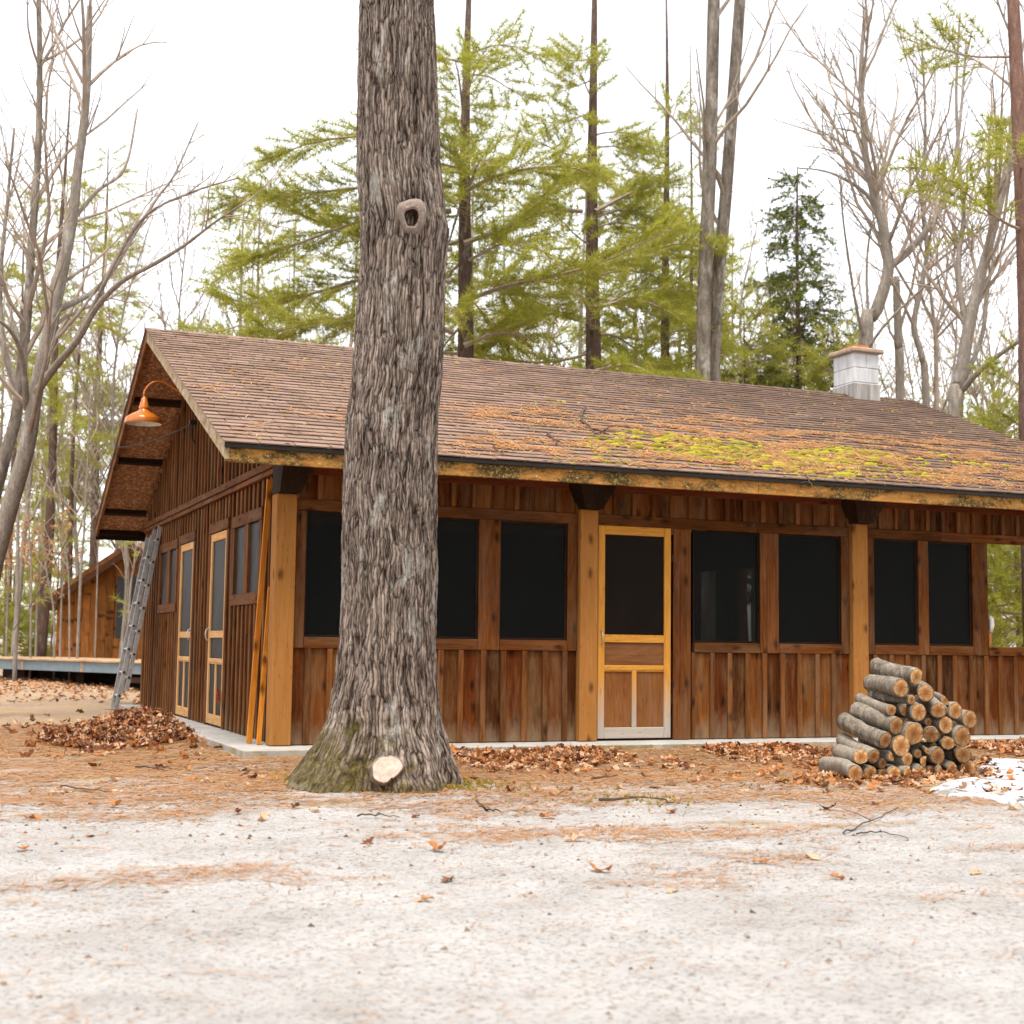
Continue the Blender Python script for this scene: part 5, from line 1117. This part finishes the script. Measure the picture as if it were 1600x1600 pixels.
def mound(x, y):
    return max(0, .19*math.exp(-((x+.62-(y-3.2)*.16)/.42)**2-((y-3.4)/1.35)**2)+.10*math.exp(-((x+1.1)/.45)**2-((y-2.6)/.9)**2))
for _ in range(9000):
    x, y = nr.normal(-.75, .55), nr.normal(3.1, 1.3); h = mound(x, y)
    if x > -.28 or h < .02 and nr.random() > .06: continue
    pts.append((x, y, gz(x, y)+h*nr.uniform(.55, 1.0)+.015, .9 if h > .04 else 0))
m = MB(); gxs, gys = np.linspace(-2.2, -.30, 40), np.linspace(.2, 7.0, 60)
m.add([(x, y, gz(x, y)+mound(x, y)*.85-.012) for y in gys for x in gxs], [(a*40+b, a*40+b+1, (a+1)*40+b+1, (a+1)*40+b) for a in range(59) for b in range(39)])
o = m.obj('leaf_mound', simple('packed_leaf_mould', (.10, .045, .022), .95, .1, 0, .6, 30.0, .5), None, (0, 0, 0), True, True); tag(o, 'packed damp leaves under the raked leaf pile')
leaf_batch('leaf_pile', 'raked pile of dry brown oak leaves beside the side step', pts[:3600], 21, (.08, .135), .5, (.28, .27, .24, .21))
pts = []
for _ in range(4200):
    x = nr.uniform(1.2, 9.6); y = -.37-abs(nr.gamma(1.5, .30)); 
    if fbm(x, y, 4, .9, 3) < -.35+nr.uniform(-.2, .3): continue
    pts.append((x, y, gz(x, y)+nr.uniform(.004, .03), .4))
for _ in range(420):
    a, b_ = nr.normal(4.4, .75), nr.normal(-3.1, .40); pts.append((a, b_, gz(a, b_)+nr.uniform(.005, .03), .3))
leaf_batch('leaf_litter', 'dry leaf litter drifted along the front slab and firewood', pts, 22, (.07, .125), .16, (.10, .40, .36, .14))
pts = []
for _ in range(1500):
    x, y = nr.uniform(-6, 9), nr.uniform(-7, 2)
    if (x > -.35 and y > -.36) or nr.random() > .12+.6*sm(-5.5, -1, y)*(.5+fbm(x, y, 9, .7, 2)): continue
    pts.append((x, y, gz(x, y)+.008, 0))
for _ in range(5200):
    x, y = nr.uniform(-9, 1.2), nr.uniform(8.5, 22); 
    if nr.random() > .25+.75*sm(10, 19, y): continue
    pts.append((x, y, gz(x, y)+nr.uniform(.0, .04), .4))
for _ in range(60):
    k = nr.integers(0, len(SNP)); f = nr.random()**.6; q = SNC+(SNP[k]-SNC)*f; pts.append((q[0], q[1], gz(q[0], q[1])+.05, 0))
leaf_batch('scattered_leaves', 'single dry leaves scattered over the sandy yard', pts, 23, (.06, .12), .14, (.16, .38, .28, .18))

# ------------------------------------------------------------------ dry needles on ground and roof, moss on roof
def needle_mesh(P, U, N_, g, ln, w):
    """P points, U in-plane dirs, N_ normals"""
    s = np.cross(U, N_); l = ln*g.uniform(.5, 1.2, len(P))[:, None]; b = g.normal(0, .12, (len(P), 1))
    a, e = P-U*l/2, P+U*l/2+s*b*l*.3
    return np.stack([a-s*w/2, a+s*w/2, e], 1).reshape(-1, 3), np.arange(len(P)*3).reshape(-1, 3)
pp = []
for _ in range(330000):
    x, y = nr.uniform(-6, 9), nr.uniform(-8.6, 5)
    if x > -.32 and y > -.36: continue
    k = .2*y+.11*x+1.02+.55*sm(-4.6, -2.2, y)+1.4*fbm(x*.6, y*1.4, 2, .9, 4)+.5*fbm(x, y, 7, 4, 2)
    if nr.random() > min(1, max(.05, k)): continue
    pp.append((x, y, gz(x, y)+nr.uniform(.002, .012)))
pp = np.array(pp); a = nr.normal(.1, .75, len(pp)); U = np.stack([np.cos(a), np.sin(a), nr.normal(0, .06, len(a))], 1)
V, F = needle_mesh(pp, U, np.tile([0, 0, 1.], (len(pp), 1)), nr, .11, np.interp(pp[:, 1], [-8, -5, -2.5], [.0045, .0075, .0105])[:, None])
o = link('ground_needles', make_mesh('ground_needles', V, None, F, [M_NEED])); tag(o, 'dry orange pine needles lying over the yard', None, None, 'stuff')
RO = np.array([0, EA[0], EA[1]])
def rp(x, s, h=0.0): return RO+np.array([x, 0, 0])+sl*s+nrm*h
HOT = [(5.1, .9, 1.2, .55), (3.35, .22, .7, .2), (4.2, .6, 1.3, .4), (7.9, 1.7, 1.1, .4), (6.6, 1.1, 1.1, .45), (3.8, 2.0, .8, .4), (6.2, 2.0, 1.2, .35), (9.2, 1.0, .8, .4), (7.2, .6, 1.2, .35), (2.7, 1.8, .7, .3), (4.6, 1.7, 1.0, .35), (2.3, .6, .7, .3), (8.8, 2.2, .9, .3), (5.6, 2.6, .8, .25)]
def hot(x, s): return sum(math.exp(-((x-a)/c)**2-((s-b)/d)**2) for a, b, c, d in HOT)
rpn = []; moss = []
for _ in range(130000):
    x, s = nr.uniform(RX0, RX1), nr.uniform(0, SLEN)*nr.random()**.35
    h = hot(x, s)*.8+.045+.55*fbm(x*.9, s*2.0, 5, 1.6, 4)*(.35+hot(x, s))
    q = fbm(x*1.1, s*2.6, 13, 1.9, 4)
    if nr.random() < h*max(.03, min(1.0, (q+.10)*3.2)): rpn.append((x, s))
P = np.array([rp(x, s, .020+nr.uniform(0, .014)) for x, s in rpn]); a = nr.normal(-.25, .8, len(P)); U = np.cos(a)[:, None]*np.array([1, 0, 0.])+np.sin(a)[:, None]*sl+nrm*nr.normal(0, .08, (len(P), 1))
V, F = needle_mesh(P, U, np.tile(nrm, (len(P), 1)), nr, .12, .012)
o = link('roof_needles', make_mesh('roof_needles', V, None, F, [M_NEED])); tag(o, 'orange pine needles matted on the roof shingles', None, None, 'stuff')
MH = [(5.1, .75, .85, .34), (4.6, 1.1, .9, .4), (5.9, .9, .9, .4), (6.8, 1.3, .6, .3), (3.7, .9, .7, .35), (8.3, 1.2, .6, .15), (9.3, .8, .5, .15), (7.0, .5, .6, .15), (3.35, .1, .35, .09), (5.6, .25, .5, .12), (4.5, .42, .55, .16), (3.73, 2.95, .2, .06), (7.9, 1.55, .3, .12), (6.3, 1.5, .5, .2), (4.1, 1.5, .35, .15), (2.85, .25, .5, .1), (4.75, 1.35, .5, .15)]
def mhot(x, s): return sum(math.exp(-((x-a)/c)**2-((s-b)/d)**2) for a, b, c, d in MH)
M = MB(); K = 9
def cushion(x, s, rx, rs, h):
    V = []; e = 4*rng.random()
    for q, (f, hh) in enumerate(((1.0, 0), (.82, .62), (.45, .95))):
        for k in range(K):
            t = k*2*math.pi/K+q*.2; wob = 1+.28*noise.noise(Vector((math.cos(t)*1.4+x*9, math.sin(t)*1.4+s*9, q*.5)))
            V.append(rp(x+math.cos(t)*rx*f*wob, s+math.sin(t)*rs*f*wob, .012+h*hh*(1+.25*noise.noise(Vector((x*40+k, s*30, q))))))
    V.append(rp(x, s, .012+h)); n3 = 2*K
    Q_ = [(q*K+k, q*K+(k+1) % K, (q+1)*K+(k+1) % K, (q+1)*K+k) for q in range(2) for k in range(K)]
    M.add(V, Q_, [(n3+k, n3+(k+1) % K, 3*K) for k in range(K)])
for _ in range(30000):
    x = nr.uniform(RX0+.1, RX1-.1); s = nr.uniform(.0, SLEN-.1)
    h = mhot(x, s)+.16*hot(x, s)*(fbm(x*1.3, s*3, 21, 1.6, 3) > .02)
    edge = ((s+.03) % EXPO)/EXPO
    if nr.random() > h*.62*(.25+1.5*max(0, fbm(x*1.7, s*4, 31, 2.0, 3)+.15))+.008: continue
    s = s-(edge*EXPO)+nr.uniform(-.012, .05); b = (.32+.9*nr.random()**2)*(.6+min(1, mhot(x, s))*.9)
    cushion(x, max(s, -.02), .040*b*nr.uniform(.6, 1.7), .020*b, .02*b)
o = M.obj('roof_moss', M_MOSS, None, (0, 0, 0), True, True); tag(o, 'bright yellow green moss cushions on the shingles')
D = MB(); M = D                                            # dark lichen and moss specks along the butt edges
for _ in range(1500):
    x = nr.uniform(RX0+.05, RX1-.1); c = int(nr.uniform(0, NC)); s = c*EXPO-.03+nr.uniform(-.008, .012)
    if fbm(x, s, 8, .8, 2) < -.1: continue
    cushion(x, max(0, s), nr.uniform(.012, .035), nr.uniform(.008, .016), .012)
o = D.obj('roof_lichen_specks', leafy('dark_moss', [(.02, .016, .006), (.07, .055, .012), (.16, .13, .02)], .05), None, (0, 0, 0), True, True); tag(o, 'dark moss specks along the shingle edges')
tp = []
for u, v, n_, sp in ((716, 1238, 60, .09), (745, 1232, 70, .15), (565, 1240, 30, .1), (1010, 1248, 60, .2), (735, 1222, 40, .12), (500, 1225, 70, .2), (470, 1213, 60, .2), (860, 1235, 50, .35), (1250, 1215, 60, .4)):
    c = on(u, v, 'z', -.09)
    for _ in range(n_): x, y = c[0]+nr.normal(0, sp), c[1]+nr.normal(0, sp*.8); tp.append((x, y, gz(x, y)-.002))
V = needles(np.array(tp), np.tile([0, 0, 1.], (len(tp), 1)), nr, 12, .030, .006, .8); V[:, 2] = np.maximum(V[:, 2], -.14)
o = link('ground_moss', make_mesh('ground_moss', V, None, np.arange(len(V)).reshape(-1, 3), [M_MOSS])); tag(o, 'small bright moss tufts round the oak roots', None, None, 'stuff')
# crumbs of bark, cones and soil on the drive
cr = MB()
for _ in range(15000):
    x, y = nr.uniform(-5, 8), nr.uniform(-9.5, 4)
    if (x > -.32 and y > -.36) or nr.random() > .25+.75*sm(-8, -3, y): continue
    r = .0035+.012*nr.random()**4; z = gz(x, y); a = nr.uniform(0, 6.28); e = nr.uniform(.4, 1.0)
    P = [(x+math.cos(a+t)*r*q, y+math.sin(a+t)*r*e*q, z-.001) for t, q in ((0, 1.4), (1.7, 1), (3.2, 1.3), (4.7, .9))]+[(x+nr.normal(0, r*.3), y+nr.normal(0, r*.3), z+r*nr.uniform(.5, 1.1))]
    cr.add(P, None, [(0, 1, 4), (1, 2, 4), (2, 3, 4), (3, 0, 4)])
o = cr.obj('ground_crumbs', leafy('bark_crumbs', [(.05, .03, .02), (.14, .09, .06), (.26, .2, .16), (.10, .055, .03)], .0), None, (0, 0, 0), False, True); tag(o, 'dark crumbs of bark and grit on the sandy drive')

# ------------------------------------------------------------------ twigs on the ground and on the roof, a red leaf
def stick(name, label, pts, r, seed, group, fork=True, surf=None):
    g = random.Random(seed); P = crom(pts, 3*len(pts)+3); P = P+np.array([[g.gauss(0, .004) for _ in range(3)] for _ in P]); m = MB(); m.tube(P, np.linspace(r, r*.4, len(P)), 6)
    if fork:
        i = len(P)//2; d = P[i+1]-P[i]; d = d/np.linalg.norm(d); sd_ = np.cross(d, [0, 0, 1.])*g.choice((-1, 1)); l = np.linalg.norm(P[-1]-P[0])*.35
        m.tube(np.array([P[i], P[i]+(d*.7+sd_*.5)*l*.5+np.array([0, 0, .01]), P[i]+(d*.9+sd_*.6)*l]), [r*.7, r*.5, r*.3], 5)
    o = m.obj(name, M_STICK, None, P[0], smooth=True); tag(o, label, 'twig', group)
def gpts(L, lift=.008): return [on(u, v, 'z', -.095)+np.array([0, 0, lift]) for u, v in L]
for k, (lab, L_, r) in enumerate((('short bent stick on the sand right below the oak', [(745, 1254), (760, 1265), (782, 1270)], .009), ('thin straight twig below the pruning cut', [(560, 1276), (590, 1275), (622, 1279)], .006), ('dark twig left of the oak roots', [(612, 1197), (630, 1200), (662, 1204)], .007),
        ('long stick half hidden in the needles before the screen door', [(935, 1252), (985, 1248), (1020, 1248), (1052, 1256)], .012), ('short dark stick in the litter below the screen door', [(925, 1219), (945, 1215), (964, 1213)], .011), ('fine forked twig on the needles below the firewood', [(1318, 1303), (1345, 1292), (1378, 1276), (1405, 1262)], .005),
        ('thin twig lying low at the right of the drive', [(1340, 1306), (1370, 1302), (1420, 1312)], .005), ('bent twig on the needles before the leaf pile', [(212, 1199), (236, 1201), (262, 1205)], .009), ('short stick just left of the oak roots', [(375, 1214), (400, 1203), (428, 1195)], .010), ('thin pale twig on the open sand at left', [(95, 1230), (130, 1234), (170, 1238)], .006))):
    stick('twig', lab, gpts(L_), r, 300+k, 'fallen twigs on the ground')
def rpts(L, h=.03):
    out = []
    for u, v in L:
        d = ray(u, v); t = ((RO-CAM)@nrm)/(d@nrm); out.append(CAM+d*t+nrm*h)
    return out
for k, (lab, L_, r) in enumerate((('crooked dead branch lying on the roof above the screen door', [(913, 641), (908, 660), (922, 672), (932, 682), (958, 668)], .016), ('short broken stick on the roof left of the crooked branch', [(855, 683), (864, 690), (870, 699)], .018), ('long thin twig lying along the roof above the bay', [(1000, 690), (1030, 696), (1056, 694)], .008),
        ('pale twig hanging over the eave', [(1258, 745), (1264, 756), (1270, 766)], .007), ('thin twig low on the roof near the oak', [(770, 702), (778, 710), (786, 716)], .009))):
    stick('roof_twig', lab, rpts(L_), r, 330+k, 'twigs on the roof', surf='roof')
rl = on(344, 1087, 'x', .06); m = MB(); t_ = np.arange(20)*2*math.pi/20
V = [rl]+[rl+np.array([-.012-.02*abs(math.sin(3*a)), math.cos(a)*.07*(.55+.45*math.cos(5*a)**2), math.sin(a)*.10*(.55+.45*math.cos(5*a)**2)]) for a in t_]
m.add(V, None, [(0, 1+k, 1+(k+1) % 20) for k in range(20)]); o = m.obj('red_leaf', leafy('leaf_red', [(.30, .02, .01), (.36, .04, .01)], .3), None, rl); tag(o, 'single red leaf caught on the nearer side door screen', 'leaf')
